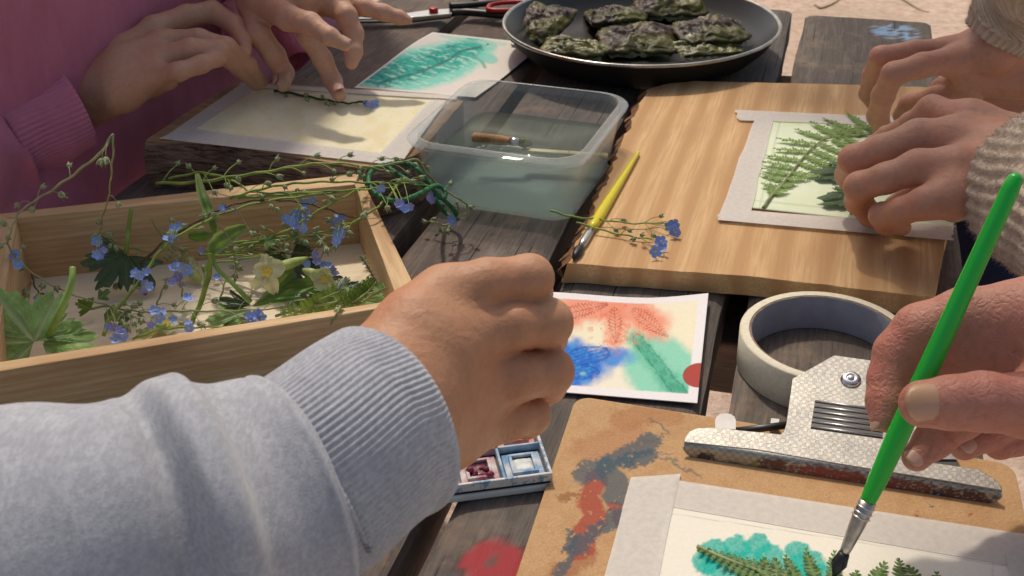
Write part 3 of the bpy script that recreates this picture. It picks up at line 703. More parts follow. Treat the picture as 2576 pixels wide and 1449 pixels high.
o = mk('clip_lip', V, Fq, M_clip, clipb, smooth=True, frame=(p0, p1-p0)); rgb, al = stains(*proj(V)); putcol(o, rgb, al)
s_ = o.modifiers.new('solid', 'SOLIDIFY'); s_.thickness = .0008; s_.offset = -1
up_ = nrm if nrm[2] > 0 else -nrm
R2 = lambda x, y: (1759.8+.3169*x, 693.8+.3169*y)
a0, a1, b0, b1 = onp(*R2(918, 985)), onp(*R2(1470, 1060)), onp(*R2(880, 1212)), onp(*R2(1450, 1292))
M_dark = plain('dark_steel', (.10, .10, .10), .45, metal=.8)
slab_ = [a0, a1, b1, b0]; V, f = prism([q+up_*.00025 for q in slab_], [q+up_*.00005 for q in slab_]); mk('rib_recess', V, f, M_dark, clipb)
for k in range(6):
    t_ = (k+.3)/5.6; a_ = a0*(1-t_)+b0*t_; b_ = a1*(1-t_)+b1*t_
    V, f = tube([a_+up_*.0004, b_+up_*.0004], .00065, 8, up=up_); mk('rib', V, f, M_steel, clipb, smooth=True)
c0 = onp(2140, 955); mbx = MB(); rr = .0058; prof = [(1.0, 0), (.97, .0006), (.80, .0016), (.5, .0021), (.42, .0020), (.36, .0015), (.32, .0021), (.2, .0025), (0.02, .0026)]
ux = dU; uy = np.cross(up_, ux); uy /= np.linalg.norm(uy); V = []
for r_, h_ in prof:
    for k in range(28): an = 2*math.pi*k/28; V.append(c0+up_*(h_+.0002)+rr*r_*(math.cos(an)*ux+math.sin(an)*uy))
f = [(i*28+k, i*28+(k+1) % 28, (i+1)*28+(k+1) % 28, (i+1)*28+k) for i in range(len(prof)-1) for k in range(28)]
mk('rivet', V, f, plain('rivet_steel', (.7, .7, .7), .16, metal=1), clipb, smooth=True)
# bracket tabs behind the jaw
for (cx, cy, w, h, z) in ((1825, 1052, 26, 40, .013), (2380, 1125, 28, 44, .013)):
    pr = [(-1, 1), (-1, -.2), (-.86, -.62), (-.5, -.92), (0, -1), (.5, -.92), (.86, -.62), (1, -.2), (1, 1)]
    q = np.array([P(cx+a_*w, cy+b_*h*.5+8, z) for a_, b_ in pr]); V, f = prism(q, q-[0, 0, .0012]); mk('bracket_tab', V, f, M_steel, clipb)
    q2 = np.array([P(cx+a_*w, cy+b_, z-.0012) for a_, b_ in ((-1, 16), (1, 16), (1, 60), (-1, 60))]); V, f = prism(q2, q2-[0, 0, .006]); mk('bracket_foot', V, f, M_dark, clipb)
q = [P(x, y, .012) for x, y in ((1940, 1052), (1961, 1054), (1958, 1068), (1938, 1066))]; V, f = prism(q, [w_-[0, 0, .006] for w_ in q]); mk('clip_stud', V, f, M_white, clipb)
V, f = tube([P(1850, 1085, .008), P(1990, 1068, .012)], .0022, 10); mk('hinge_pin', V, f, M_dark, clipb, smooth=True)

# paper on the clipboard
def fernwash(x, y, u, v):
    col = np.tile(A(238, 234, 220), (len(x), 1)); w = 20*(fbm(x/16, y/16, 5, 5)-.5); x1 = x+w; y1 = y+20*(fbm(x/16+5, y/16, 6, 5)-.5)
    for (cx, cy, rx, ry) in ((1795, 1385, 38, 32), (1775, 1415, 34, 32), (1855, 1378, 34, 30), (1905, 1372, 36, 28), (1935, 1400, 36, 34), (1850, 1425, 90, 40), (2005, 1390, 34, 26), (2030, 1420, 48, 34), (1960, 1440, 100, 30), (2075, 1440, 34, 22)):
        m_ = sstep(1.12, .86, ell(x1, y1, cx, cy, rx, ry)); col = lay(col, .85*m_, A(26, 186, 170)); col = lay(col, .35*m_*sstep(.5, .6, fbm(x/4, y/4, 77)), A(10, 140, 130))
    for a, b_ in (((1682, 1279), (1640, 1449)), ((1678, 1287), (2150, 1356)), ((2150, 1356), (2560, 1424)), ((1697, 1262), (1697, 1300))):
        d, _ = segd(x, y, [a, b_]); col = lay(col, .0*d, A(1, 1, 1))
    d, _ = segd(x, y, [(1675, 1290), (2150, 1362), (2576, 1432)]); col = lay(col, .32*sstep(1.6, .4, d), A(120, 116, 110))
    d, _ = segd(x, y, [(1694, 1277), (1652, 1449)]); col = lay(col, .32*sstep(1.6, .4, d), A(120, 116, 110))
    d, _ = segd(x, y, [(2504, 1365), (2496, 1449)]); col = lay(col, .3*sstep(1.6, .4, d), A(120, 116, 110))
    return col
cp = thing('fern_wash_paper', P(2000, 1400, ZC), 'white paper taped to the clipboard with teal wash around a fern', 'painting')
def CU(x, y, z=ZC): return P(x, y, z)
pa, pb = CU(1678, 1273), CU(2560, 1424); dP = (pb-pa)/np.linalg.norm(pb-pa); dQ = CU(1639, 1449)-pa; dQ /= np.linalg.norm(dQ); LW = np.linalg.norm(pb-pa)
z1 = np.array([0, 0, .0010])
patch('paper', [pa+z1, pb+z1, pb+dQ*.22+z1, pa+dQ*.22+z1], 420, 300, M_vc, cp, fernwash, None, .0005)
far = lambda p: p+dQ*.22
def strip(a, b_, c_, d, z, seed):
    V = wavy([a, b_, c_, d], [.0000, .0006, .0, .0008], 250, seed, 12); V = [q+[0, 0, z] for q in V]; Vt, f = prism(V, [q-[0, 0, .0002] for q in V]); mk('tape_strip', Vt, f, M_tape, cp)
tl, tr = CU(1700, 1212), CU(2600, 1352); bl_, br_ = CU(1690, 1280), CU(2600, 1438)
strip(tl, tr, br_, bl_, .0013, 3)
strip(CU(1587, 1206), CU(1712, 1197), CU(1693, 1282)+dQ*.20, CU(1570, 1290)+dQ*.20, .0015, 4)
strip(CU(2528, 1400), CU(2620, 1412), CU(2620, 1412)+dQ*.2, CU(2528, 1400)+dQ*.2, .0017, 5)

# ------------------------------------------------------------------ frying pan with leaf wrapped parcels
def lathe(prof, c, n=72, ax=(0, 0, 1)):
    V = []; f = []
    for r_, z_ in prof:
        for k in range(n): a_ = 2*math.pi*k/n; V.append([c[0]+r_*math.cos(a_), c[1]+r_*math.sin(a_), c[2]+z_])
    for i in range(len(prof)-1):
        for k in range(n): f.append((i*n+k, i*n+(k+1) % n, (i+1)*n+(k+1) % n, (i+1)*n+k))
    return np.array(V), f
PC = (.1415, 1.186, 0); RB = .1455
pan = thing('frying_pan', PC, 'large round black pan with pale metal rim standing at the back', 'pan')
m, t, b = newmat('nonstick_black'); v = objco(t); n1 = noise(t, v, 14, 5)
lk(t, ramp(t, n1, [(.3, (.010, .011, .011)), (.7, (.030, .033, .032))]), b.inputs['Base Color']); b.inputs['Roughness'].default_value = .33; bump(t, b, noise(t, v, 500, 3), .12, .0004)
V, f = lathe([(.001, .006), (.09, .006), (.104, .008), (.118, .014), (.132, .026), (.1405, .0365), (RB-.0016, .0405)], PC, 96); mk('pan_inside', V, f, m, pan, smooth=True)
V, f = lathe([(.001, .001), (.095, .001), (.108, .004), (.122, .011), (.136, .024), (.1435, .035), (RB, .0385)], PC, 96); mk('pan_outside', V, [q[::-1] for q in f], plain('pan_black_enamel', (.012, .012, .012), .7, spec=.2), pan, smooth=True)
V, f = lathe([(RB-.0022, .0400), (RB-.0012, .0416), (RB+.0008, .0416), (RB+.0018, .0402), (RB+.0014, .0386), (RB-.0004, .0380), (RB-.0022, .0388), (RB-.0022, .0400)], PC, 120)
mk('rim', V, f, plain('rim_steel', (.42, .40, .36), .3, metal=1, nz=.25, nscale=60), pan, smooth=True)
m, t, b = newmat('cooked_leaf'); v = objco(t); n1 = noise(t, v, 60, 6, .65, .5); n2 = noise(t, v, 20, 4, .6)
c1 = ramp(t, n1, [(.32, (.012, .007, .007)), (.47, (.032, .018, .015)), (.58, (.070, .044, .030)), (.76, (.14, .10, .07))]); c2 = ramp(t, n1, [(.3, (.018, .020, .006)), (.55, (.085, .085, .018)), (.72, (.20, .19, .05))])
lk(t, mixc(t, ramp(t, n2, [(.45, (0, 0, 0)), (.6, (1, 1, 1))]), c1, c2), b.inputs['Base Color']); b.inputs['Roughness'].default_value = .34; b.inputs['Specular IOR Level'].default_value = .22; bump(t, b, n1, .8, .003); M_cook = m
m, t, b = newmat('green_cooked_leaf'); v = objco(t); n1 = noise(t, v, 70, 6, .65, .5)
lk(t, ramp(t, n1, [(.3, (.02, .022, .006)), (.5, (.10, .10, .02)), (.72, (.26, .25, .07))]), b.inputs['Base Color']); b.inputs['Roughness'].default_value = .3; bump(t, b, n1, .8, .003); M_cookg = m
PLAB = ['dark leaf wrapped parcel leaning against the left wall of the pan', 'long green leaf wrapped parcel at the lower left of the pan', 'leaf wrapped parcel with a pale middle rib, left of the two back ones',
        'blackish leaf wrapped parcel at the very back of the pan', 'light mottled leaf wrapped parcel in the front middle of the pan', 'shiny dark leaf wrapped parcel at the right side of the pan', 'flat green edged parcel under the shiny dark one in the pan']
for i, (x, y, w, d_, hgt, z, rot, tilt) in enumerate(((1362, 60, 70, .030, .015, .028, -.55, .38), (1446, 122, 84, .016, .010, .018, -.35, .15), (1547, 44, 74, .034, .015, .022, .1, -.12),
        (1688, 12, 92, .032, .016, .026, -.12, .1), (1606, 100, 100, .032, .013, .021, .05, .12), (1786, 78, 88, .028, .012, .030, .1, .10), (1782, 122, 84, .018, .007, .017, .14, .05))):
    hgt *= .66; d_ *= .86; w *= .80; z = z*.82+.001; c = P(x, y, z); rx = w*1.02*dep(c)/F; nu, nv = 80, 40; r_ = np.random.default_rng(50+i)
    th, ph = np.meshgrid(np.linspace(0, 2*np.pi, nu, endpoint=False), np.linspace(-np.pi/2, np.pi/2, nv))
    X = np.cos(ph)*np.cos(th); Y = np.cos(ph)*np.sin(th); Z = np.sin(ph)
    sq = (np.abs(np.cos(th))**5+np.abs(np.sin(th))**5)**(-.2)*(1+.10*fbm(th*2.2+i*3, th*0, i+9)+.06*np.sin(th*3+i))
    X, Y = X*sq, Y*sq; rel = fbm(X*2.2+i*5, Y*2.2+2, 60+i, 3)-.5
    fold = np.exp(-((X*.3+Y-.15*np.sin(X*4+i))/.10)**2)+.8*np.exp(-((X-.35*Y+.2)/.08)**2); crk = np.abs(np.sin((X*5+Y*3+rel*5)*1.7))
    Zn = np.sign(Z)*np.abs(Z)**.75*hgt*(1+.35*rel)+np.where(Z > 0, .0022*fold+.0016*crk+.007*rel, .002*rel)
    Xn = X*rx*(1+.12*(fbm(th*4+i, ph*3, 5)-.5)); Yn = Y*d_*(1+.16*(fbm(th*4+i, ph*3, 8)-.5))
    # ragged leaf edge around the equator
    fr = np.exp(-(ph/.13)**2)*(.08+.22*fbm(th*7, th*0+i, 3, 4)); Xn = Xn*(1+fr); Yn = Yn*(1+fr)
    cr, sr = math.cos(rot), math.sin(rot); V = np.stack([c[0]+Xn*cr-Yn*sr, c[1]+Xn*sr+Yn*cr, c[2]+Zn+tilt*Yn], -1).reshape(-1, 3)
    I = np.arange(nu*nv).reshape(nv, nu); J = np.roll(I, -1, 1); Fq = np.stack([I[:-1], J[:-1], J[1:], I[1:]], -1).reshape(-1, 4)
    tp = thing('leaf_parcel', c-np.array([0, 0, hgt]), PLAB[i], 'leaf parcel', 'leaf wrapped parcels in the frying pan')
    mk('parcel_body', V, Fq, M_cookg if i in (1, 6) else M_cook, tp, smooth=True)
    # a loose flap of green leaf along the front edge
    fl = []; nf = 26
    for q in range(nf):
        a_ = -2.6+2.1*q/(nf-1); s_ = (abs(math.cos(a_))**5+abs(math.sin(a_))**5)**(-.2)
        for k, (rr_, zz) in enumerate(((.86, .55), (1.0, .30), (1.10+.05*math.sin(q*1.9+i), -.05), (1.13+.09*r_.random(), -.35-.3*r_.random()))):
            X_, Y_ = rx*math.cos(a_)*s_*rr_, d_*math.sin(a_)*s_*rr_; fl.append([c[0]+X_*cr-Y_*sr, c[1]+X_*sr+Y_*cr, c[2]+hgt*zz+tilt*Y_+.0012*math.sin(q*2.3+k)])
    mk('leaf_flap', fl, [(q*4+k, (q+1)*4+k, (q+1)*4+k+1, q*4+k+1) for q in range(nf-1) for k in range(3)], M_cookg, tp, smooth=True)

# ------------------------------------------------------------------ plastic tub with cloudy water and a brush in it
ZT = .058
tc = [P(x, y, ZT) for x, y in ((1040, 362), (1152, 186), (1560, 232), (1498, 422))]
tcen = np.mean(tc, 0); tu = ((tc[2]-tc[1])+(tc[3]-tc[0])); tu /= np.linalg.norm(tu); tv = ((tc[1]-tc[0])+(tc[2]-tc[3])); tv -= tu*(tu@tv); tv /= np.linalg.norm(tv)
hu = (np.linalg.norm(tc[2]-tc[1])+np.linalg.norm(tc[3]-tc[0]))/4; hv = (abs((tc[1]-tc[0])@tv)+abs((tc[2]-tc[3])@tv))/4
def rrect(cu, cv, r_, z, n=10, lobe=0):
    out = []
    for k, (sx, sy) in enumerate(((1, 1), (-1, 1), (-1, -1), (1, -1))):
        for a_ in np.linspace(0, math.pi/2, n):
            an = a_+k*math.pi/2; x_ = sx*(cu-r_)+r_*math.cos(an); y_ = sy*(cv-r_)+r_*math.sin(an)
            if lobe and k in (1, 3):
                g_ = 1+lobe*math.sin(a_*2)**2; x_ = x_*g_; y_ = y_*g_
            out.append(tcen*[1, 1, 0]+tu*x_+tv*y_+np.array([0, 0, z]))
    # points between the corners so that the straight sides stay straight and bendable
    res = []
    for i in range(len(out)):
        res.append(out[i])
        if i % n == n-1:
            for q in (.2, .4, .6, .8): res.append(out[i]*(1-q)+out[(i+1) % len(out)]*q)
    return res
def rings(name, rg_, mat, parent, cap0=False, cap1=False, flip=False):
    n = len(rg_[0]); V = np.concatenate(rg_); f = [(i*n+k, i*n+(k+1) % n, (i+1)*n+(k+1) % n, (i+1)*n+k) for i in range(len(rg_)-1) for k in range(n)]
    if cap0: f.append(tuple(range(n))[::-1])
    if cap1: f.append(tuple((len(rg_)-1)*n+k for k in range(n)))
    if flip: f = [q[::-1] for q in f]
    return mk(name, V, f, mat, parent, smooth=True)
m = bpy.data.materials.new('clear_plastic'); m.use_nodes = True; t = m.node_tree; b = t.nodes['Principled BSDF']; out = t.nodes['Material Output']
b.inputs['Base Color'].default_value = (.72, .76, .76, 1); b.inputs['Roughness'].default_value = .14; b.inputs['Specular IOR Level'].default_value = .6
tr_ = nd(t, 'BsdfTransparent'); tr_.inputs[0].default_value = (.93, .95, .95, 1); lw = nd(t, 'LayerWeight'); lw.inputs['Blend'].default_value = .25
mr = nd(t, 'MapRange'); mr.inputs['To Min'].default_value = .085; mr.inputs['To Max'].default_value = .62; lk(t, lw.outputs['Facing'], mr.inputs['Value'])
mx = nd(t, 'MixShader'); lk(t, mr.outputs[0], mx.inputs[0]); lk(t, tr_.outputs[0], mx.inputs[1]); lk(t, b.outputs[0], mx.inputs[2]); lk(t, mx.outputs[0], out.inputs[0]); M_clear = m
bump(t, b, noise(t, objco(t), 90, 3), .15, .001)
m = bpy.data.materials.new('cloudy_water'); m.use_nodes = True; t = m.node_tree; b = t.nodes['Principled BSDF']; out = t.nodes['Material Output']
b.inputs['Base Color'].default_value = (.47, .52, .47, 1); b.inputs['Roughness'].default_value = .04; b.inputs['Specular IOR Level'].default_value = .7
tr_ = nd(t, 'BsdfTransparent'); tr_.inputs[0].default_value = (.86, .92, .90, 1); lw = nd(t, 'LayerWeight'); lw.inputs['Blend'].default_value = .3
mr = nd(t, 'MapRange'); mr.inputs['To Min'].default_value = .08; mr.inputs['To Max'].default_value = .36; lk(t, lw.outputs['Fresnel'], mr.inputs['Value'])
mx = nd(t, 'MixShader'); lk(t, mr.outputs[0], mx.inputs[0]); lk(t, tr_.outputs[0], mx.inputs[1]); lk(t, b.outputs[0], mx.inputs[2]); lk(t, mx.outputs[0], out.inputs[0]); M_water = m
tub = thing('plastic_tub', tcen*[1, 1, 0], 'clear square plastic tub half full of cloudy water', 'plastic tub')
def sc(z, ins=0): 
    k = .86+.14*(z/ZT)**.8; return hu*k-ins, hv*k-ins
W1 = []
W1.append(rrect(hu*.80, hv*.80, .016, .0012)); W1.append(rrect(hu*.85, hv*.85, .018, .003))
for z in (.010, .022, .036, .048): a_, b_ = sc(z); W1.append(rrect(a_-.004, b_-.004, .022, z, lobe=0))
W1.append(rrect(hu-.0045, hv-.0045, .026, .0515, lobe=.012)); W1.append(rrect(hu+.0010, hv+.0010, .030, .0535, lobe=.03)); W1.append(rrect(hu+.0016, hv+.0016, .030, .0550, lobe=.035)); W1.append(rrect(hu+.0006, hv+.0006, .030, .0562, lobe=.035))
W1.append(rrect(hu-.0035, hv-.0035, .027, .0566, lobe=.02)); W1.append(rrect(hu-.0050, hv-.0050, .026, .0580, lobe=.01)); W1.append(rrect(hu-.0062, hv-.0062, .026, .0580, lobe=.01))
for z in (.050, .036, .022, .010): a_, b_ = sc(z); W1.append(rrect(a_-.0054, b_-.0054, .0205, z))
W1.append(rrect(hu*.84-.001, hv*.84-.001, .017, .0042)); W1.append(rrect(hu*.79, hv*.79, .015, .0026))
rings('tub_shell', W1, M_clear, tub, cap0=True, cap1=True)
W2 = [rrect(hu*.79, hv*.79, .015, .0030)]
for z in (.005, .012, .022, .031): a_, b_ = sc(z); W2.append(rrect(a_-.0060, b_-.0060, .020, z))
rings('water', W2, M_water, tub, cap0=True, cap1=True)
mb = MB(); rg = np.random.default_rng(3)
for (x, y) in ((1432, 382), (1462, 378), (1205, 372), (1216, 368), (1380, 374), (1100, 360), (1262, 376), (1520, 365)):
    c = P(x, y, .0570); r_ = rg.uniform(.0007, .0017); V, f = lathe([(r_*math.cos(q), r_*.6*math.sin(q)) for q in np.linspace(0, 1.55, 5)], c, 10); mb.add(V, f)
m = plain('droplet', (.8, .85, .85), .03); m.node_tree.nodes['Principled BSDF'].inputs['Transmission Weight'].default_value = .9; mb.mk('water_drops', m, tub, smooth=True)['kind'] = 'stuff'

def brush(name, label, tip, top, rr, hmat, prof, ferr, bris, bend=(0, 0, 0), metal=None):
    """round paintbrush along a line: prof/ferr/bris = lists of (distance from the tip as a fraction, radius)"""
    tip, top = np.asarray(tip), np.asarray(top); D_ = top-tip
    o_ = thing(name, tip, label, 'paintbrush')
    def seg(nm, pr, mat, n=18):
        pr = np.array(pr); pts = np.array([tip+D_*s_ for s_ in pr[:, 0]]); V, f = tube(pts, pr[:, 1], n); return mk(nm, V, f, mat, o_, smooth=True)
    seg('handle', prof, hmat); seg('ferrule', ferr, metal or M_steel); seg('bristles', bris, M_bristle if name != 'cork_brush' else M_bristle, 22)
    rgb_ = np.random.default_rng(2); mbb = MB(); L = np.linalg.norm(D_); u_ = D_/L
    for k in range(40):
        a_ = rgb_.uniform(0, 6.28); s1 = bris[0][0]+.01*rgb_.random(); s0 = bris[-1][0]; q = np.cross(u_, [0, 0, 1]); q /= np.linalg.norm(q); q2 = np.cross(u_, q)
        rad = np.interp(.5*(s0+s1), [p_[0] for p_ in bris], [p_[1] for p_ in bris])*rgb_.uniform(.8, 1.15)
        pp_ = [tip+D_*s_+(q*math.cos(a_)+q2*math.sin(a_))*w_ for s_, w_ in ((s0, bris[-1][1]*.9), (.5*(s0+s1), rad), (s1, bris[0][1]*1.3))]; V, f = tube(pp_, .00018, 3); mbb.add(V, f)
    mbb.mk('loose_hairs', M_bristle, o_)['kind'] = 'stuff'
    return o_
# brush lying in the water
cb0, cb1 = P(1188, 345, .0325), P(1306, 358, .0300); cb2 = P(1335, 362, .024)
cbr = thing('cork_handled_brush', (cb0+cb2)/2, 'short brush with cork brown handle floating in the tub', 'paintbrush')
V, f = tube([cb0, cb0+(cb1-cb0)*.05, cb0+(cb1-cb0)*.62, cb0+(cb1-cb0)*.74, cb1], [.0030, .0044, .0044, .0036, .0030], 16); mk('handle', V, f, plain('cork', (.36, .20, .09), .9, nz=.35, nscale=140, bmp=.6, bscale=300), cbr, smooth=True)
V, f = tube([cb1-(cb1-cb0)*.20, cb1], [.0039, .0033], 16); mk('ferrule', V, f, M_steel, cbr, smooth=True)
V, f = tube([cb1, (cb1+cb2)/2, cb2], [.0034, .0042, .002], 14); mk('bristles', V, f, plain('olive_bristle', (.13, .15, .05), .7, nz=.4, nscale=300), cbr, smooth=True)

cb3, cb4 = P(1312, 378, .021), P(1528, 392, .021); V, f = tube([cb3, cb3+(cb4-cb3)*.03, cb4], [.0030, .0052, .0050], 12, flat=.4); mk('flat_strip', V, f, plain('pale_cream', (.74, .60, .38), .5, nz=.12, nscale=60), cbr, smooth=True)  # flat cream strip lying just under the water surface
# yellow brush on the big board
M_yel = plain('yellow_plastic', (.78, .66, .012), .28, sss=.1); yt = P(1443, 650, ZB+.0028)
brush('yellow_brush', 'yellow paintbrush with dark wet bristles lying on the pine board', yt, P(1607, 381, ZB+.0030), 1, M_yel,
      [(.235, .0026), (.27, .0036), (.36, .0042), (.5, .0038), (.8, .0026), (.98, .0016), (1.0, .0008)], [(.09, .0022), (.13, .0030), (.19, .0030), (.24, .0027)], [(0, .0010), (.03, .0030), (.07, .0034), (.095, .0024)])
# ------------------------------------------------------------------ masking tape roll
tp_c = np.array([.1925, .5875, 0]); RO, RI, HT = .0525, .0450, .0245
tr = thing('masking_tape_roll', tp_c, 'thick cream masking tape roll lying behind the metal clip', 'tape roll')
m, t, b = newmat('tape_edge'); v = objco(t); n1 = noise(t, v, 400, 4); lk(t, ramp(t, n1, [(.35, (.66, .61, .47)), (.65, (.76, .71, .56))]), b.inputs['Base Color']); b.inputs['Roughness'].default_value = .62; bump(t, b, n1, .2, .0004)
V, f = lathe([(RI+.0018, 0), (RO-.0006, 0), (RO, .0008), (RO, HT-.0008), (RO-.0007, HT), (RI+.0018, HT), (RI+.0018, 0)], tp_c, 128); o = mk('tape_winding', V, f, m, tr, smooth=True); e_ = o.modifiers.new('e', 'EDGE_SPLIT'); e_.split_angle = R(50)
V, f = lathe([(RI+.0016, .0002), (RI+.0016, HT-.0004), (RI+.0005, HT-.0004)], tp_c, 128); o = mk('core_edge', V, f, plain('brown_card', (.26, .19, .13), .9, nz=.3, nscale=300), tr, smooth=True); e_ = o.modifiers.new('e', 'EDGE_SPLIT'); e_.split_angle = R(40)
V, f = lathe([(RI+.0005, HT-.0006), (RI, HT-.0010), (RI, .0006)], tp_c, 128)
for k, q in enumerate(V):
    if q[2] > HT-.0012: V[k][2] += .0006*(fbm(np.array(k*.35), np.array(3.), 8)-.5)
mk('cardboard_core', V, f, plain('grey_card', (.27, .28, .33), .85, nz=.06, nscale=120), tr, smooth=True)

# ------------------------------------------------------------------ paint box under the fist
ZP = .0125
ka = P(1391, 1190, ZP); kb = P(1128, 1224, ZP); kc = P(1345, 1070, ZP); ku = (kb-ka)/np.linalg.norm(kb-ka); kv = kc-ka; kv -= ku*(ku@kv)*.75; kv /= np.linalg.norm(kv)
M_pwhite = plain('paint_box_white', (.60, .62, .61), .35, nz=.08, nscale=60)
def kp(u_, v_, z): q = ka+ku*u_+kv*v_; return np.array([q[0], q[1], z])
bx = thing('paint_box', kp(.04, .03, 0), 'white watercolour box with blue, red and magenta wells below the fist', 'paint box')
m, t, b = newmat('stained_plastic'); v = objco(t); n1 = noise(t, v, 120, 6, .7); n2 = noise(t, v, 45, 4)
lk(t, mixc(t, ramp(t, n1, [(.52, (0, 0, 0)), (.60, (.85, .85, .85))]), (.60, .62, .61), (.06, .22, .40)), b.inputs['Base Color']); b.inputs['Roughness'].default_value = .3; M_stain = m
LX, LY, wl = .100, .062, .026
V, f = prism([kp(0, 0, .0052), kp(LX, 0, .0052), kp(LX, LY, .0052), kp(0, LY, .0052)], [kp(0, 0, .0006), kp(LX, 0, .0006), kp(LX, LY, .0006), kp(0, LY, .0006)]); o = mk('lower_shell', V, f, M_pwhite, bx); bevel(o, .0012)
V, f = prism([kp(.001, .001, .0072), kp(LX-.001, .001, .0072), kp(LX-.001, LY, .0072), kp(.001, LY, .0072)], [kp(.001, .001, .0052)]+[kp(LX-.001, .001, .0052), kp(LX-.001, LY, .0052), kp(.001, LY, .0052)]); mk('seam', V, f, M_black, bx)
cell = .0245
def bar(a_, b_, w, z0, z1, mat, nm='divider'):
    a_ = np.array(a_); b_ = np.array(b_); d_ = (b_-a_)/np.linalg.norm(b_-a_); n_ = np.array([-d_[1], d_[0]])*w/2
    q = [a_-n_, b_-n_, b_+n_, a_+n_]; V, f = prism([kp(*w_, z1) for w_ in q], [kp(*w_, z0) for w_ in q]); o = mk(nm, V, f, mat, bx); bevel(o, .0005); return o
bar((0, .0009), (LX, .0009), .0018, .0072, ZP, M_stain, 'front_wall'); bar((.0009, .0018), (.0009, LY), .0018, .0072, ZP-.0001, M_stain, 'side_wall'); bar((LX-.0009, .0018), (LX-.0009, LY), .0018, .0072, ZP-.0001, M_pwhite, 'side_wall'); bar((.002, LY-.0009), (LX-.002, LY-.0009), .0018, .0072, ZP, M_pwhite, 'back_wall')
PM = {(0, 0): ((.62, .66, .64), (.05, .24, .50)), (1, 0): ((.10, .004, .02), (.35, .03, .09)), (2, 0): ((.5, .06, .14), (.5, .3, .35)), (3, 0): ((.04, .05, .2), (.3, .3, .5)),
      (0, 1): ((.66, .012, .008), (.62, .08, .05)), (1, 1): ((.70, .10, .01), (.5, .3, .2)), (2, 1): ((.7, .45, .02), (.5, .4, .2)), (3, 1): ((.03, .2, .08), (.3, .4, .3))}
for (i, j), (cp_, cw) in PM.items():
    u0, v0 = .0020+i*cell, .0020+j*(cell+.003)
    Mw = plain('well_stain', tuple(c_*.9 for c_ in cw), .3, c2=(.58, .61, .61), nscale=90)
    bar((u0+cell-.0008, v0), (u0+cell-.0008, v0+cell+.001), .0016, .0072, ZP-.0003, Mw, 'divider'); bar((u0, v0+cell+.0018), (u0+cell-.0017, v0+cell+.0018), .0016, .0072, ZP-.0004, Mw, 'divider')
    q = [(u0+.001, v0+.001), (u0+cell-.003, v0+.001), (u0+cell-.003, v0+cell-.001), (u0+.001, v0+cell-.001)]; V, f = prism([kp(*w_, .0082) for w_ in q], [kp(*w_, .0073) for w_ in q]); mk('well_floor', V, f, Mw, bx)
    ins = .0032; outer = [kp(q_[0]+(ins if k in (0, 3) else -ins), q_[1]+(ins if k < 2 else -ins), .0108) for k, q_ in enumerate(q)]; inner = [kp(q_[0]+(ins+.0016 if k in (0, 3) else -ins-.0016), q_[1]+(ins+.0016 if k < 2 else -ins-.0016), .0108) for k, q_ in enumerate(q)]
    V = outer+inner+[p_-[0, 0, .0026] for p_ in outer]+[p_-[0, 0, .0016] for p_ in inner]; f = []
    for k in range(4): k2 = (k+1) % 4; f += [(k, k2, 4+k2, 4+k), (8+k, 8+k2, k2, k), (4+k, 4+k2, 12+k2, 12+k)]
    mk('pan_frame', V, f, Mw, bx)
    pc_ = kp(u0+cell/2-.001, v0+cell/2, .0094); Mp = plain('paint_cake', cp_, .22 if (i, j) != (0, 0) else .6, nz=.2, nscale=120, bmp=.3, bscale=200)
    V = []; nn = 15; hs = cell/2-.0068
    for a_ in range(nn):
        for b_ in range(nn):
            x_, y_ = (a_/(nn-1)*2-1), (b_/(nn-1)*2-1); q = kp(u0+cell/2-.001+hs*x_*(1-.08*y_*y_), v0+cell/2+hs*y_*(1-.08*x_*x_), .0096+.0006*float(fbm(np.array(x_*2+i), np.array(y_*2+j), 9))-.0012*max(abs(x_), abs(y_))**6); V.append(q)
    mk('paint_cake', V, [(a_*nn+b_, a_*nn+b_+1, (a_+1)*nn+b_+1, (a_+1)*nn+b_) for a_ in range(nn-1) for b_ in range(nn-1)], Mp, bx, smooth=True)
for k in range(9):
    c = kp(.032+.013*RNG.random(), .006+.014*RNG.random(), .0100); r_ = .0008+.0016*RNG.random(); V, f = lathe([(r_*math.cos(q), r_*math.sin(q)) for q in np.linspace(0, 1.55, 6)], c, 14)
    mk('paint_bubble', V, f, plain('wet_magenta', (.16, .008, .03), .05, coat=.6), bx, smooth=True)

# ------------------------------------------------------------------ scissors
S5 = lambda x, y: (995.7+.1394*x, .1394*y)
sci = thing('scissors', P(1180, 30, 0), 'black handled scissors with red pivot and red thumb ring beside the pan', 'scissors')
def flat(nm, pts, z, th, mat, bv=.0006):
    V, f = prism([P(*q, z) for q in pts], [P(*q, z)-np.array([0, 0, th]) for q in pts]); o = mk(nm, V, f, mat, sci); bevel(o, bv, 2) if bv else 0; return o
flat('blade', [S5(x, y) for x, y in ((-900, 330), (170, 238), (600, 175), (1060, 148), (1010, 240), (300, 305), (-850, 345))], .012, .0018, M_steel, .0003)
flat('lower_blade', [S5(x, y) for x, y in ((-900, 350), (300, 312), (1020, 250), (1000, 300), (320, 380), (-900, 390))], .0075, .0020, plain('blade_dark', (.05, .05, .05), .3, metal=.8), .0003)
c = P(*S5(683, 215), .012); V, f = lathe([(.0052, 0), (.0055, .0015), (.0055, .0042), (.0046, .0052), (.001, .0053)], c, 28); mk('pivot', V, f, M_red, sci, smooth=True)
V, f = tube(spl([P(*S5(x, y), .0100) for x, y in ((1000, 230), (1250, 215), (1600, 240), (2000, 270), (2350, 250))], 5), [.007]*21, 14, flat=.7); mk('handle', V, f, M_black, sci, smooth=True)
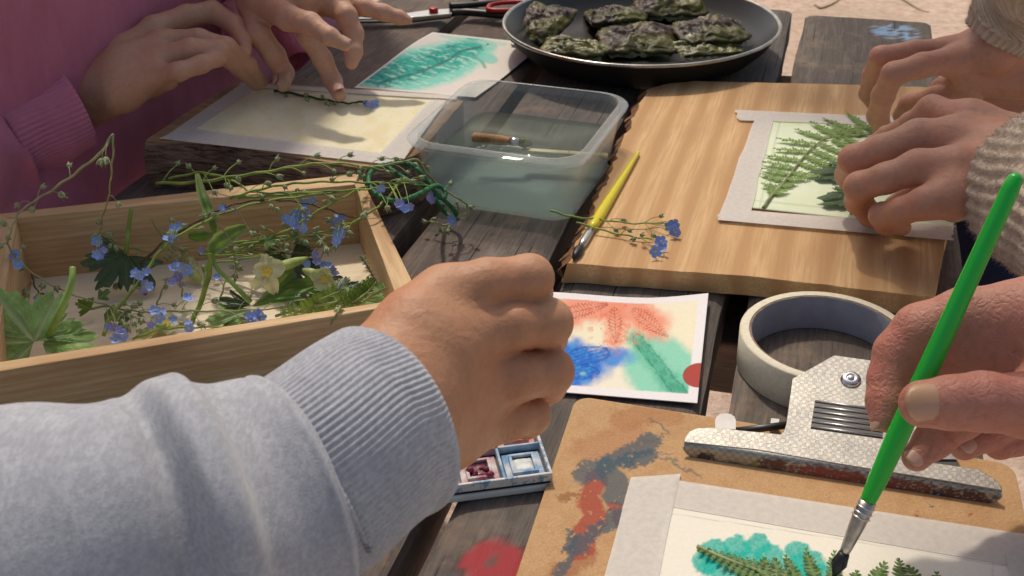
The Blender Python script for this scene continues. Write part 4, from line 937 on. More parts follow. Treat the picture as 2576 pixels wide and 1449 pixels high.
V, f = tube(spl([P(*S5(x, y), .0165) for x, y in ((960, 105), (1300, 90), (1800, 40), (2300, 0))], 5), [.0058]*16, 14, flat=.7); mk('handle', V, f, M_black, sci, smooth=True)
lp = spl([P(*S5(x, y), .0165) for x, y in ((1660, 150), (1700, 95), (1850, 60), (2100, 40), (2400, 40), (2500, 80), (2350, 150), (2100, 185), (1850, 190), (1700, 180), (1660, 150))], 4); V, f = tube(lp, .0028, 8); mk('thumb_ring', V, f, M_red, sci, smooth=True)

# ------------------------------------------------------------------ flower box
ZX = .055; ZF = .0065
M_box = wood('box_pine', (.72, .52, .30), (.52, .32, .16), ring=60, grain=.9, rough=.7, bmp=.25, stain=(.34, .18, .08), stain_amt=.35, seed=7, ring_amt=.45, plane='Z')
M_boxf = wood('box_floor', (.88, .78, .60), (.78, .65, .46), ring=20, grain=1.2, rough=.8, bmp=.35, stain=(.4, .28, .16), stain_amt=0, seed=4, ring_amt=.25)
oBL, oBR, oFR, oFL = P(-6, 537, ZX), P(904, 435, ZX), P(1062, 757, ZX), P(-70, 944, ZX)
iBL, iBR, iFR, iFL = P(40, 548, ZX), P(892, 463, ZX), P(1000, 752, ZX), P(-14, 911, ZX)
fbx = thing('flower_box', (oBL+oFR)/2*[1, 1, 0], 'shallow pine tray holding picked forget-me-nots and leaves', 'wooden tray')
def z0(p, z=.0012): return np.array([p[0], p[1], z])
for nm, q in (('back_panel', (oBL, oBR, iBR, iBL)), ('front_panel', (oFL, oFR, iFR, iFL)), ('side_panel', (oBR, oFR, iFR, iBR)), ('side_panel', (oBL, oFL, iFL, iBL))):
    k = 0
    if nm == 'side_panel':   # butt between the long panels
        q = [q[0]*1.0, q[1]*1.0, q[2], q[3]]; e1 = (q[1]-q[0]); q[0] = q[0]+e1*.045; q[1] = q[1]-e1*.035; q[3] = q[3]+(q[2]-q[3])*.002; q[2] = q[2]-(q[2]-q[3])*.002
    n = 40; a_ = [q[0]*(1-t_)+q[1]*t_ for t_ in np.linspace(0, 1, n)]; b_ = [q[3]*(1-t_)+q[2]*t_ for t_ in np.linspace(0, 1, n)]
    for t_ in range(n): a_[t_] = a_[t_]+[0, 0, -.0004*float(fbm(np.array(t_*.7), np.array(5.), 2))]; b_[t_] = b_[t_]+[0, 0, -.0004*float(fbm(np.array(t_*.7), np.array(9.), 3))]
    loop = a_+b_[::-1]; V, f = prism(loop, [z0(p_) for p_ in loop]); o = mk(nm, V, f, M_box, fbx, frame=(q[0], q[1]-q[0])); bevel(o, .0006)
V, f = prism([z0(p_, ZF) for p_ in (iBL, iBR, iFR, iFL)], [z0(p_, .0012) for p_ in (iBL, iBR, iFR, iFL)]); mk('tray_floor', V, f, M_boxf, fbx, frame=(iBL, iBR-iBL))

# ------------------------------------------------------------------ plants
def leafmat(name, c, vein, rough=.5, tr=.25):
    m = bpy.data.materials.new(name); m.use_nodes = True; t = m.node_tree; b = t.nodes['Principled BSDF']; out = t.nodes['Material Output']; v = objco(t)
    a = nd(t, 'VertexColor'); a.layer_name = 'Col'; n1 = noise(t, v, 120, 5, .6)
    cc = mixc(t, ramp(t, n1, [(.3, (0, 0, 0)), (.7, (1, 1, 1))]), tuple(x*.65 for x in c), tuple(x*1.35 for x in c)); sp = nd(t, 'SeparateColor'); lk(t, a.outputs[0], sp.inputs[0])
    cc = mixc(t, sp.outputs[0], cc, vein); lk(t, cc, b.inputs['Base Color']); b.inputs['Roughness'].default_value = rough; b.inputs['Specular IOR Level'].default_value = .4
    bump(t, b, n1, .3, .001); tl = nd(t, 'BsdfTranslucent'); lk(t, mixc(t, .5, cc, (.25, .40, .03)), tl.inputs[0]); mx = nd(t, 'MixShader'); mx.inputs[0].default_value = tr
    lk(t, b.outputs[0], mx.inputs[1]); lk(t, tl.outputs[0], mx.inputs[2]); lk(t, mx.outputs[0], out.inputs[0]); return m
L_mid = leafmat('leaf_green', (.11, .23, .05), (.25, .34, .16)); L_dark = leafmat('leaf_dark', (.035, .065, .028), (.09, .14, .07), .4, .12)
L_pale = leafmat('leaf_pale', (.23, .40, .11), (.46, .54, .32), .55, .3); L_grey = leafmat('leaf_greygreen', (.07, .115, .06), (.13, .19, .11), .6, .15); L_fern = leafmat('fern_green', (.15, .29, .035), (.24, .32, .10), .55, .25)
L_fernd = leafmat('fern_dark', (.065, .145, .028), (.15, .24, .06), .5, .15); L_yel = leafmat('primrose', (.74, .71, .44), (.75, .72, .48), .6, .35); L_yel2 = leafmat('primrose_eye', (.82, .62, .10), (.8, .6, .1), .6, .2)

# shared meshes
def flower_mesh(name, pm, cup, seed, rev=False):
    mb = MB(); r_ = np.random.default_rng(seed); cup0 = cup
    for k in range(5):
        a0 = 2*math.pi*k/5+r_.uniform(-.1, .1); ca, sa = math.cos(a0), math.sin(a0); cup = cup0+r_.uniform(-.12, .12); V = []
        for i, (rr, w) in enumerate(((.12, .05), (.30, .26), (.58, .43), (.82, .42), (.97, .24), (1.03, .06))):
            for j in range(5):
                s_ = (j-2)/2; x = rr; y = w*s_; z = cup*(rr**1.6)+.10*abs(s_)**2*rr+.03*math.sin(j*2+i)
                V.append([x*ca-y*sa, x*sa+y*ca, z])
        mb.add(V, [(i*5+j, (i+1)*5+j, (i+1)*5+j+1, i*5+j+1) for i in range(5) for j in range(4)])
    V, f = lathe([(.22, .08), (.20, .16), (.12, .18), (.08, .12), (.02, .10)], (0, 0, 0), 10); mb.add(V, f, 1)
    V, f = lathe([(.02, -.7), (.10, -.6), (.14, -.2), (.10, 0)], (0, 0, 0), 6); mb.add(V, f, 2)
    o = mb.mk(name, None, None, True, mats=[pm, M_eye, M_bud]); me = o.data; c = np.array([v.co[:] for v in me.vertices]); sh = np.concatenate(mb.V).mean(0); me.vertices.foreach_set('co', (c+sh).astype(np.float32).ravel())
    bpy.data.objects.remove(o); return me
FM = [flower_mesh('flower', M_pet, .22, 1), flower_mesh('flower', M_pet, .5, 2), flower_mesh('flower', M_pet2, .75, 3)]
def bud_mesh(seed):
    r_ = np.random.default_rng(seed); mb = MB()
    V, f = lathe([(.05, -.2), (.55, .1), (.78, .6), (.66, 1.1), (.3, 1.6), (.02, 1.7)], (0, 0, 0), 8); mb.add(V, f)
    for k in range(5):
        a = 2*math.pi*k/5; d = np.array([math.cos(a), math.sin(a), 0]); s = np.array([-math.sin(a), math.cos(a), 0]); o_ = r_.uniform(.0, .35)
        mb.add([d*.45-s*.30, d*.45+s*.30, d*(.84)+s*.22+[0, 0, 1.0], d*(.84)-s*.22+[0, 0, 1.0], d*(.8+o_)+[0, 0, 2.2]], [(0, 1, 2, 3), (3, 2, 4)])
    o = mb.mk('bud', M_bud, None, True); me = o.data; c = np.array([v.co[:] for v in me.vertices]); me.vertices.foreach_set('co', (c+np.concatenate(mb.V).mean(0)).astype(np.float32).ravel()); bpy.data.objects.remove(o); return me
BM = [bud_mesh(1), bud_mesh(2)]
def inst(name, me, parent, loc, zdir, size):
    o = bpy.data.objects.new(name, me); C.objects.link(o); zdir = Vector(zdir).normalized(); q = zdir.to_track_quat('Z', 'Y') @ Matrix.Rotation(random.uniform(0, 6.28), 4, 'Z').to_quaternion()
    o.parent = parent; o.matrix_parent_inverse = Matrix.Identity(4)
    o.matrix_local = parent.matrix_world.inverted() @ Matrix.LocRotScale(Vector(loc), q, Vector((size,)*3)); return o
S4 = lambda x, y: (.4506*x, 326.5+.4506*y)
SA = lambda x, y: (x*.3381, 457.1+y*.3381)                 # left crop
SB = lambda x, y: (367.3+x*.3041, 457.1+y*.3041)           # middle crop
SCc = lambda x, y: (734.6+x*.3154, 359.1+y*.3154)          # right crop
SIDE = {}
def sprig(label, pts, r, mat, buds=(), flowers=(), S=S4, group=None, cat='flower sprig', taper=.55, pedm=None, name='forget_me_not'):
    """pts: (x, y, z) of the stem; buds (x, y[, z]); flowers (x, y, size mm, kind[, z])"""
    c = spl([P(*S(x, y), z) for x, y, z in pts], 7)
    c[:, 2] += .0004*np.sin(np.arange(len(c))*1.1); c[:, 0] += .0003*np.sin(np.arange(len(c))*.8+len(pts))
    o_ = thing(name, c[len(c)//2], label, cat, group); mb = MB()
    V, f = tube(c, np.linspace(r, r*taper, len(c)), 6); mb.add(V, f)
    px, py = proj(c); todo = []
    for q in list(buds)+list(flowers):
        isf = len(q) >= 4; X, Y = S(q[0], q[1]); k = int(np.argmin((px-X)**2+(py-Y)**2)); d = math.hypot(px[k]-X, py[k]-Y); z = c[k][2]+random.uniform(-.002, .005) if not (len(q) in (3, 5)) else q[-1]
        z = max(z, ZF+.002) if z < ZX else z
        e = P(X, Y, z); k2 = min(len(c)-1, max(0, k-3+random.choice((-1, 0, 0, 1, 5)))) if d > 6 else k; a = c[k2]; dirn = e-a
        if d > 7:
            mid = (a+e)/2+np.array([0, 0, .0015]); path = spl([a, mid, e], 4); V, f = tube(path, np.linspace(r*.36, r*.26, len(path)), 5); mb.add(V, f); dirn = path[-1]-path[-3]
        todo.append((isf, q, e, dirn))
    mb.mk('stem', mat, o_, True)
    for isf, q, e, dirn in todo:
        dn = dirn/(np.linalg.norm(dirn)+1e-9)
        if isf:
            tocam = CAM-e; tocam /= np.linalg.norm(tocam); zd = tocam*.9+dn*.35+RNG.normal(0, .33, 3)+np.array([0, 0, .25]); inst('flower', FM[q[3]], o_, e+zd*.001, zd, q[2]*.00086)
        else: inst('bud', random.choice(BM), o_, e, dn+RNG.normal(0, .2, 3), random.uniform(.0020, .0028))
    return o_
G_ = 'forget-me-not sprigs in and over the pine tray'
sprig('long drooping forget-me-not sprig arching over the left corner of the tray', [(632, 25, .150), (560, 130, .140), (430, 235, .125), (300, 330, .110), (180, 405, .095), (105, 465, .082), (70, 540, .074), (45, 620, .068), (60, 675, .060), (130, 755, .050), (230, 832, .040), (380, 910, .032), (520, 958, .028), (680, 1000, .026), (830, 1020, .024)], .00085, M_stem2,
      [(570, 162), (590, 155), (385, 203), (232, 325), (333, 358), (100, 412), (190, 432), (30, 530), (15, 640), (45, 606), (125, 662), (245, 868), (315, 882), (130, 770), (700, 975), (735, 985), (780, 975)],
      [(78, 690, 3.6, 0), (95, 748, 3.9, 1), (70, 700, 3.2, 2), (860, 1015, 3.8, 0), (880, 1045, 4.2, 1), (895, 1020, 3.6, 0), (845, 1090, 3.4, 2), (640, 1105, 3.4, 2), (680, 1150, 4.4, 0), (650, 1170, 3.6, 1), (615, 1100, 3.2, 2), (660, 1130, 3.6, 2)], group=G_)
sprig('thin sprig bending down from the arch onto the left end of the tray', [(630, 25, .150), (632, 120, .140), (622, 220, .125), (612, 340, .100), (600, 400, .085), (575, 480, .066), (562, 560, .052), (556, 590, .048)], .0007, M_stem2,
      [(655, 405), (545, 512), (603, 580), (540, 583)], [(540, 622, 4.4, 0), (555, 690, 4.0, 1), (535, 697, 3.6, 1), (575, 680, 3.0, 2)], group=G_)
sprig('dark purple drooping cluster against the left wall of the tray', [(180, 800, .03), (190, 860, .026), (215, 905, .022), (240, 920, .018)], .0007, M_stemb, [(145, 885), (150, 905)], [(215, 940, 3.3, 2), (240, 955, 3.6, 2), (262, 930, 3.0, 2), (245, 980, 3.6, 1), (270, 945, 2.8, 1)], group=G_)
sprig('bright green sprig lying highest along the back edge of the tray', [(870, 299, .060), (1100, 292, .064), (1300, 262, .068), (1500, 232, .072), (1700, 196, .076), (1900, 188, .078), (2080, 214, .074), (2200, 240, .07)], .00125, M_stem,
      [(990, 195), (1056, 210), (1190, 216), (1326, 185), (1540, 170), (1755, 150), (1946, 142), (1545, 256), (1690, 238), (1860, 226), (2015, 210)], [], group=G_)
sprig('sprig crossing the back panel with a hanging blue cluster', [(940, 275, .062), (1110, 240, .066), (1250, 266, .066), (1340, 305, .066), (1400, 345, .064), (1550, 352, .063), (1640, 352, .062), (1680, 385, .058), (1685, 430, .053)], .0010, M_stem,
      [(1190, 340), (1265, 305), (1290, 320), (1340, 290), (1455, 370), (1660, 340), (1480, 300)], [(1705, 410, 3.6, 1), (1735, 395, 3.6, 0), (1650, 470, 4.4, 0), (1625, 505, 4.2, 1), (1690, 500, 4.4, 0), (1655, 530, 4.0, 1), (1700, 470, 4.2, 1), (1600, 490, 3.8, 0), (1715, 480, 3.4, 2), (1690, 545, 3.6, 0)], group=G_)
sprig('straight sprig lying level across the back panel to the cord', [(1280, 385, .064), (1400, 345, .066), (1550, 312, .068), (1700, 295, .070), (1900, 290, .072), (2080, 296, .072), (2280, 300, .070), (2400, 315, .066)], .0011, M_stem, [(1490, 300), (1590, 316), (1850, 282), (1935, 250), (2120, 300), (2215, 285), (2250, 275), (2290, 285), (2340, 265)], [(2120, 325, 4.0, 0), (2240, 425, 4.0, 1), (2260, 440, 3.8, 1), (2225, 415, 3.4, 2), (2285, 425, 3.4, 2)], group=G_)
sprig('sprig below it running from mid tray to the cord loop', [(1330, 380, .058), (1500, 368, .062), (1700, 352, .066), (1900, 340, .070), (2060, 330, .072), (2200, 320, .07)], .0010, M_stem, [(1460, 375), (1845, 376), (1690, 440), (1700, 350), (2030, 470), (2165, 430)], [], group=G_)
sprig('brown stemmed sprig sagging across the tray to its right wall', [(790, 745, .030), (900, 640, .045), (1000, 572, .053), (1130, 495, .060), (1260, 432, .064), (1400, 396, .066), (1520, 392, .066), (1660, 402, .064), (1800, 435, .060), (1900, 470, .055), (1980, 492, .05)], .0010, M_stemb, [(1540, 440), (1510, 420), (1800, 400), (1115, 490), (1310, 660), (1400, 575)], [(1260, 435, 3.0, 2), (1285, 440, 3.0, 2), (1240, 440, 2.6, 0)], group=G_)
sprig('thick green sprig from the front corner rising to the right over the tray', [(580, 1150, .020), (600, 1080, .024), (660, 990, .030), (760, 870, .038), (850, 735, .046), (950, 625, .054), (1100, 535, .060), (1280, 455, .064), (1480, 400, .066), (1700, 370, .066), (1900, 345, .068), (2050, 320, .07)], .00125, M_stem,
      [(940, 590), (1020, 540), (1110, 555), (1180, 480), (960, 510)], [(980, 550, 3.6, 0), (965, 560, 3.4, 1), (945, 600, 3.6, 1), (930, 615, 3.4, 0), (970, 600, 3.2, 2), (955, 625, 3.2, 0), (1000, 540, 3.0, 1), (760, 805, 4.4, 0), (780, 815, 3.6, 1), (815, 795, 3.4, 1), (800, 860, 3.4, 2), (820, 880, 3.8, 1), (790, 890, 3.4, 2)], group=G_)
sprig('green sprig with a blue cluster hanging beside the right wall', [(1240, 700, .022), (1350, 665, .030), (1480, 610, .042), (1620, 555, .050), (1750, 470, .058), (1870, 400, .064), (1980, 345, .068), (2060, 315, .07)], .0011, M_stem, [(1487, 555), (1860, 370), (1600, 520), (1430, 580), (1730, 490)], [], group=G_)
sprig('sprig bending over the right wall with a drooping blue head', [(2240, 268, .066), (2200, 335, .066), (2130, 412, .064), (2050, 470, .062), (1960, 522, .058), (1900, 520, .050), (1870, 500, .046)], .0010, M_stem, [(2025, 465), (2160, 430), (1950, 540), (1845, 500)], [(1880, 495, 4.0, 0), (1905, 500, 3.8, 1), (1860, 510, 3.6, 1), (1890, 515, 3.6, 2), (1915, 565, 3.6, 1), (1905, 590, 3.0, 0), (1870, 580, 3.0, 0), (1880, 618, 3.8, 0), (1895, 625, 3.4, 1)], group=G_)
sprig('short upright sprig with two open blue flowers in mid tray', [(1020, 940, .012), (1015, 880, .020), (1005, 830, .030)], .0008, M_stem2, [(940, 830), (930, 870)], [(985, 775, 5.2, 0), (1035, 785, 4.8, 0), (995, 825, 4.2, 2), (950, 860, 3.8, 2), (1010, 850, 3.4, 2)], group=G_)
sprig('bare stem fallen from the open flowers towards the front', [(875, 980, .008), (900, 910, .016), (930, 850, .024)], .0007, M_stem2, [(965, 980)], [], group=G_)
sprig('sprig lying along the front of the tray floor', [(830, 1020, .022), (950, 1012, .022), (1100, 1012, .022), (1300, 1010, .022), (1500, 1000, .022), (1750, 975, .02)], .0009, M_stem2, [(1185, 958), (1390, 940), (1125, 1085), (1335, 1045), (1570, 930)], [(1050, 945, 3.6, 1), (1062, 950, 3.2, 0)], group=G_)
sprig('stems and blue heads hard against the front panel', [(740, 1170, .016), (880, 1120, .018), (1030, 1105, .02), (1250, 1100, .02), (1420, 1090, .02), (1500, 1080, .02)], .0009, M_stem, [(1025, 1080), (1100, 1085)], [(1060, 1110, 3.8, 0), (1055, 1095, 3.2, 1), (970, 1065, 3.4, 1), (1400, 1045, 4.2, 1), (1430, 1040, 4.2, 0), (1455, 1050, 4.0, 1), (1420, 1065, 4.0, 0), (1390, 1070, 3.6, 1), (1440, 1035, 3.6, 2)], group=G_)
sprig('lilac budded sprig behind the primroses', [(1560, 690, .03), (1660, 690, .032), (1740, 700, .032), (1790, 745, .030), (1850, 770, .026)], .0008, M_stemb, [(1690, 640), (1720, 650), (1665, 635), (1820, 665), (1750, 600), (1800, 620), (1640, 600), (1430, 575)], [(1720, 745, 3.4, 1), (1780, 740, 3.6, 2), (1800, 760, 3.4, 1), (1845, 780, 3.8, 0), (1860, 795, 3.2, 2), (1765, 710, 3.0, 2), (1830, 760, 3.0, 1), (1145, 675, 3.4, 2)], group=G_)
for i, (x0, y0, x1, y1) in enumerate(((1110, 690, 1620, 610), (1115, 700, 1500, 705), (1190, 745, 1560, 690), (1300, 700, 1700, 590), (1250, 640, 1900, 560), (1350, 640, 1960, 565))):
    sprig(['stem', 'lower stem', 'lowest stem', 'middle stem', 'upper stem', 'top stem'][i]+' of the green bundle lying across the middle of the tray', [(x0, y0, .022+.003*i), ((x0+x1)/2, (y0+y1)/2-6+4*(i % 3), .028+.003*i), (x1, y1, .030+.003*i)], .0009, M_stem, [(x0+90*k+20*(i % 3), y0+(y1-y0)*(90*k)/(x1-x0)-14+26*((k+i) % 2)) for k in range(1, 5)], [], group=G_)
sprig('stub stem standing up through the middle of the tray', [(1230, 950, .010), (1245, 890, .02), (1258, 845, .03)], .0008, M_stem2, [], [(1215, 828, 3.0, 1)], group=G_)
sprig('upright seed head with pale drooping bell', [(1310, 870, .012), (1318, 800, .02), (1312, 740, .03), (1305, 660, .04)], .0008, M_stem2, [(1300, 760), (1320, 770), (1312, 810)], [], group=G_)
sprig('broken stalk leaning on the back panel', [(965, 690, .03), (930, 640, .036), (880, 560, .045), (842, 500, .054)], .0008, M_stem2, [(1000, 700), (1010, 670)], [], group=G_)
sprig('thin branch from the left dark leaf towards the arch', [(556, 590, .045), (620, 615, .04), (700, 650, .034), (780, 672, .03), (850, 690, .03)], .0007, M_stem, [(618, 640), (640, 650), (770, 700)], [], group=G_)
sprig('thin curved stem below the round blue flower', [(585, 660, .04), (615, 700, .034), (640, 760, .026), (665, 815, .02), (690, 850, .018)], .0007, M_stem2, [(645, 858)], [], group=G_)
# sprig over the corner with the cord
sprig('budded sprig hanging over the corner of the tray onto the planks', [(2050, 215, .068), (2200, 190, .074), (2330, 170, .072), (2380, 240, .062), (2440, 300, .05), (2500, 350, .04), (2570, 390, .034), (2610, 430, .025), (2600, 500, .016)], .0010, M_stem2, [(2120, 165), (2225, 162), (2385, 205), (2310, 185), (2270, 235), (2510, 305), (2620, 430), (2160, 230), (2010, 235), (2030, 255)], [(2395, 350, 3.6, 2), (2400, 385, 3.8, 2), (2385, 370, 3.2, 2), (2520, 495, 4.0, 0), (2530, 510, 3.4, 1), (2415, 400, 3.0, 2)], group=G_)
sprig('wilted curl of stem on the plank below the cord', [(2550, 400, .03), (2560, 470, .02), (2540, 520, .012), (2480, 530, .012), (2400, 510, .012)], .0009, M_stem2, [(2420, 500), (2380, 515), (2460, 545), (2500, 560)], [], group=G_)
# loose pair of sprigs on the big board and the pressed one
SD_ = lambda x, y: (x, y)
sprig('upper of two loose forget-me-not sprigs on the pine board', [(1385, 530, ZB+.012), (1440, 545, ZB+.009), (1510, 552, ZB+.005), (1590, 562, ZB+.004), (1660, 560, ZB+.003)], .0009, M_stem, [(1545, 575), (1640, 588), (1660, 545), (1563, 552)], [(1693, 562, 5.2, 0, ZB+.006), (1692, 578, 5.0, 0, ZB+.005), (1684, 570, 4.6, 1, ZB+.004), (1698, 583, 4.2, 1, ZB+.004)], S=SD_)
sprig('lower of two loose forget-me-not sprigs on the pine board', [(1450, 560, ZB+.007), (1520, 580, ZB+.004), (1590, 595, ZB+.003), (1640, 602, ZB+.002)], .0009, M_stem, [(1596, 600), (1612, 592), (1580, 580)], [(1662, 610, 5.4, 0, ZB+.005), (1648, 632, 5.4, 0, ZB+.005), (1668, 625, 4.4, 1, ZB+.004)], S=SD_)
sprig('pressed forget-me-not being arranged by fingertips on yellow paper', [(690, 229, ZS+.003), (730, 234, ZS+.003), (790, 246, ZS+.003), (840, 255, ZS+.003), (880, 260, ZS+.003), (905, 255, ZS+.003)], .0013, plain('dark_stem', (.03, .06, .015), .6), [(722, 238), (768, 240), (770, 248), (822, 252), (825, 258), (845, 258), (812, 246)], [(922, 258, 3.6, 1, ZS+.004), (932, 262, 4.4, 0, ZS+.004), (942, 258, 4.2, 1, ZS+.004), (930, 266, 3.6, 2, ZS+.004)], S=SD_)

# broad leaves ------------------------------------------------------
def leaf(label, cx, cy, z, size, rot, mat, nl=5, spread=2.5, nrm=(0, 0, 1), curl=.0, stalk=None, stem_r=.0014, stem_mat=None, S=S4, fold=0, name='broad_leaf', aspect=1.0, serr=.10, group=None):
    c = P(*S(cx, cy), z); L = size*dep(c)/F; o_ = thing(name, c, label, 'leaf', 'broad leaves')
    n = Vector(nrm).normalized(); e1 = Vector((math.cos(rot), math.sin(rot), 0)); e1 = (e1-n*e1.dot(n)).normalized(); e2 = n.cross(e1)
    e1, e2, n = np.array(e1), np.array(e2), np.array(n)
    na, nr = 150, 18; an = np.linspace(-spread, spread, na); la = np.linspace(-spread*.82, spread*.82, nl)
    rad = np.zeros(na); near = np.zeros(na)
    for i, a in enumerate(an):
        d = np.abs(a-la); k = int(np.argmin(d)); wl = spread*1.64/(nl-1)/2 if nl > 1 else spread; q = min(1, d[k]/wl); peak = 1-.30*abs(la[k])/max(spread, .1)
        rad[i] = peak*(.64+.36*math.cos(q*math.pi*.5)**.9); near[i] = (a-la[k])
        rad[i] *= 1+serr*1.5*(abs(math.sin(a*nl*3.4))-.5)+.03*math.sin(a*nl*11)
    rad[0] *= .5; rad[-1] *= .5
    V = []; col = []
    for i in range(nr):
        q = i/(nr-1)
        for j in range(na):
            r_ = rad[j]*q*L; a = an[j]; v0 = near[j]*q*8
            vein = math.exp(-(v0/.32)**2); sidev = max(0, 1-abs(((q*7-abs(near[j])*3.5) % 1)-.5)*7)*(.25 < q)*min(1, abs(near[j])*9)
            z_ = -L*.045*vein-L*.02*sidev+L*.03*math.sin(a*6+q*5)*q+L*.10*q*q*math.cos(a*2.1)*.5-curl*L*q*q
            x_, y_ = r_*math.cos(a), r_*math.sin(a)*aspect
            if fold: z_ += fold*abs(y_); y_ *= math.cos(math.atan(fold))
            V.append(c+e1*x_+e2*y_+n*z_); col.append([min(1, .9*vein*(1-.3*q)+.6*sidev)]*3)
    V = np.array(V); V[:, 2] = np.maximum(V[:, 2], ZF+.0007) if z < ZX-.01 and z > ZF-.001 and S is not SD_ else V[:, 2]
    mk('blade', V, [(i*na+j, (i+1)*na+j, (i+1)*na+j+1, i*na+j+1) for i in range(nr-1) for j in range(na-1)], mat, o_, smooth=True, col=np.array(col))
    if stalk: cc = spl([P(*S(*q[:2]), q[2]) for q in stalk], 6); V, f = tube(cc, np.linspace(stem_r, stem_r*.8, len(cc)), 10); mk('stalk', V, f, stem_mat or M_stem, o_, smooth=True)
    return o_
M_petiole = plain('petiole', (.22, .36, .07), .45, nz=.2, nscale=80, bmp=.2, bscale=700)
leaf('large bright green lobed leaf with thick stalk, in the left front corner of the tray', 190, 1175, .040, 165, 2.35, L_pale, 5, 2.3, (.25, -.45, .85), 0, [(265, 1170, .034), (300, 1090, .05), (345, 990, .062), (385, 900, .07), (404, 830, .076), (405, 770, .08)], .0024, M_petiole)
leaf('smaller light green toothed leaf lying right of the thick stalk', 235, 1190, .036, 128, .05, L_pale, 3, 1.1, (.05, -.3, .95), 0, None, serr=.16)
leaf('dark grey green lobed leaf hanging from a stalk near the back panel', 705, 690, .036, 118, -2.35, L_grey, 4, 1.25, (0, -.75, .65), 0, [(705, 690, .036), (712, 610, .046), (722, 520, .056), (733, 440, .066)], .0017, M_stem)
leaf('dark folded leaf right of the same stalk behind blue flowers', 712, 700, .032, 110, -1.1, L_grey, 3, .9, (.1, -.75, .65), 0, None)
leaf('big dark green leaf behind the pale primrose', 1610, 740, .026, 95, -1.4, L_dark, 5, 2.6, (0, -.55, .85), 0, [(1610, 740, .026), (1560, 660, .03), (1500, 640, .034)], .001, M_stem)
leaf('dark leaf under the two primroses', 1700, 830, .018, 100, -.9, L_dark, 5, 2.4, (0, -.2, .95), 0, None)
leaf('long puckered green leaf pointing right below the primrose', 1400, 980, .020, 190, .42, L_mid, 3, .42, (.0, -.6, .8), 0, [(1400, 962, .022), (1340, 900, .03), (1270, 830, .036), (1210, 770, .042), (1180, 690, .05)], .0017, M_petiole, fold=.5)
leaf('dark underside of a leaf left of the long stalk end', 1400, 975, .016, 88, 2.95, L_dark, 3, .5, (0, -.5, .85), 0, None)
leaf('pale crinkled leaf at the front of the tray', 1400, 1000, .014, 112, -2.65, L_pale, 3, .8, (0, -.25, .95), 0, None)
leaf('small glossy yellow green leaf left of mid tray', 510, 1000, .016, 42, 2.6, leafmat('glossy_leaf', (.13, .22, .015), (.2, .3, .03), .25, .3), 3, 1.2, (.1, -.6, .8), 0, [(510, 1000, .018), (600, 985, .022), (700, 1010, .022)], .0008, M_stem)
leaf('small glossy leaf pointing up above the yellow green one', 545, 945, .020, 36, .9, L_mid, 3, .9, (.1, -.6, .8), 0, None)
leaf('curled little leaf below the long arching sprig', 580, 1030, .016, 44, -.2, L_fern, 3, 1.2, (.1, -.6, .8), 0, None)
leaf('silver veined leaf partly under the wrist', 2010, 950, .022, 92, .6, L_pale, 5, 1.9, (0, -.3, .95), 0, [(1930, 985, .022), (2000, 980, .024), (2080, 975, .026)], .001, M_stem)
leaf('small dark leaf below the second primrose', 1890, 900, .024, 60, .3, L_dark, 5, 2.4, (0, -.3, .95), 0, None)
leaf('small toothed leaf high in the green bundle', 1475, 625, .044, 30, -.2, L_mid, 3, 1.4, (0, -.5, .85), 0, None)
def blade(label, pts, w, mat, S=S4, name='grass_blade', ribs=0):
    c = spl([P(*S(x, y), z) for x, y, z in pts], 6); n = len(c); T_ = np.gradient(c, axis=0); T_ /= np.linalg.norm(T_, axis=1)[:, None]
    o_ = thing(name, c[n//2], label, 'leaf'); V = []; col = []; m_ = 9
    for i in range(n):
        tc_ = CAM-c[i]; s_ = np.cross(T_[i], tc_); s_ /= np.linalg.norm(s_); u_ = np.cross(s_, T_[i]); ww = w*dep(c[i])/F*(math.sin(math.pi*(.08+.86*i/(n-1)))**.7)
        for j in range(m_): q = j/(m_-1)*2-1; V.append(c[i]+s_*ww*q*(1+.06*math.sin(i*1.7))+u_*ww*.16*q*q+u_*ww*.16*math.cos(q*20)+u_*ww*.12*math.sin(i*.9)); col.append([.8*max(0, 1-abs((q*3.5) % 1-.5)*5)]*3)
    mk('blade', V, [(i*m_+j, i*m_+j+1, (i+1)*m_+j+1, (i+1)*m_+j) for i in range(n-1) for j in range(m_-1)], mat, o_, smooth=True, col=np.array(col))
blade('upright narrow green leaf leaning on the back panel', [(1100, 245, .080), (1125, 350, .072), (1160, 440, .064), (1190, 530, .056), (1215, 600, .045)], 13, leafmat('grass_leaf', (.14, .23, .05), (.34, .44, .20), .5, .3))
blade('wide ribbed leaf bent over in the middle of the tray', [(1175, 690, .050), (1210, 640, .055), (1290, 580, .062), (1380, 540, .066)], 21, leafmat('ribbed_leaf', (.15, .25, .06), (.40, .50, .24), .45, .3))
blade('oval leaf hanging under the brown sprig', [(1050, 590, .045), (1110, 595, .043), (1185, 580, .045)], 14, L_fern)
sprig('thick bent green stalk standing in mid tray', [(1170, 690, .052), (1172, 760, .044), (1150, 870, .032), (1110, 990, .020), (1062, 1088, .012)], .0021, M_stem, [], [], name='flower_stalk', cat='stalk', taper=.75)
sprig('thin curved stalk behind the thick bent one', [(1135, 760, .035), (1150, 820, .03), (1140, 900, .025)], .0014, M_stem, [], [], name='flower_stalk', cat='stalk', taper=.7)

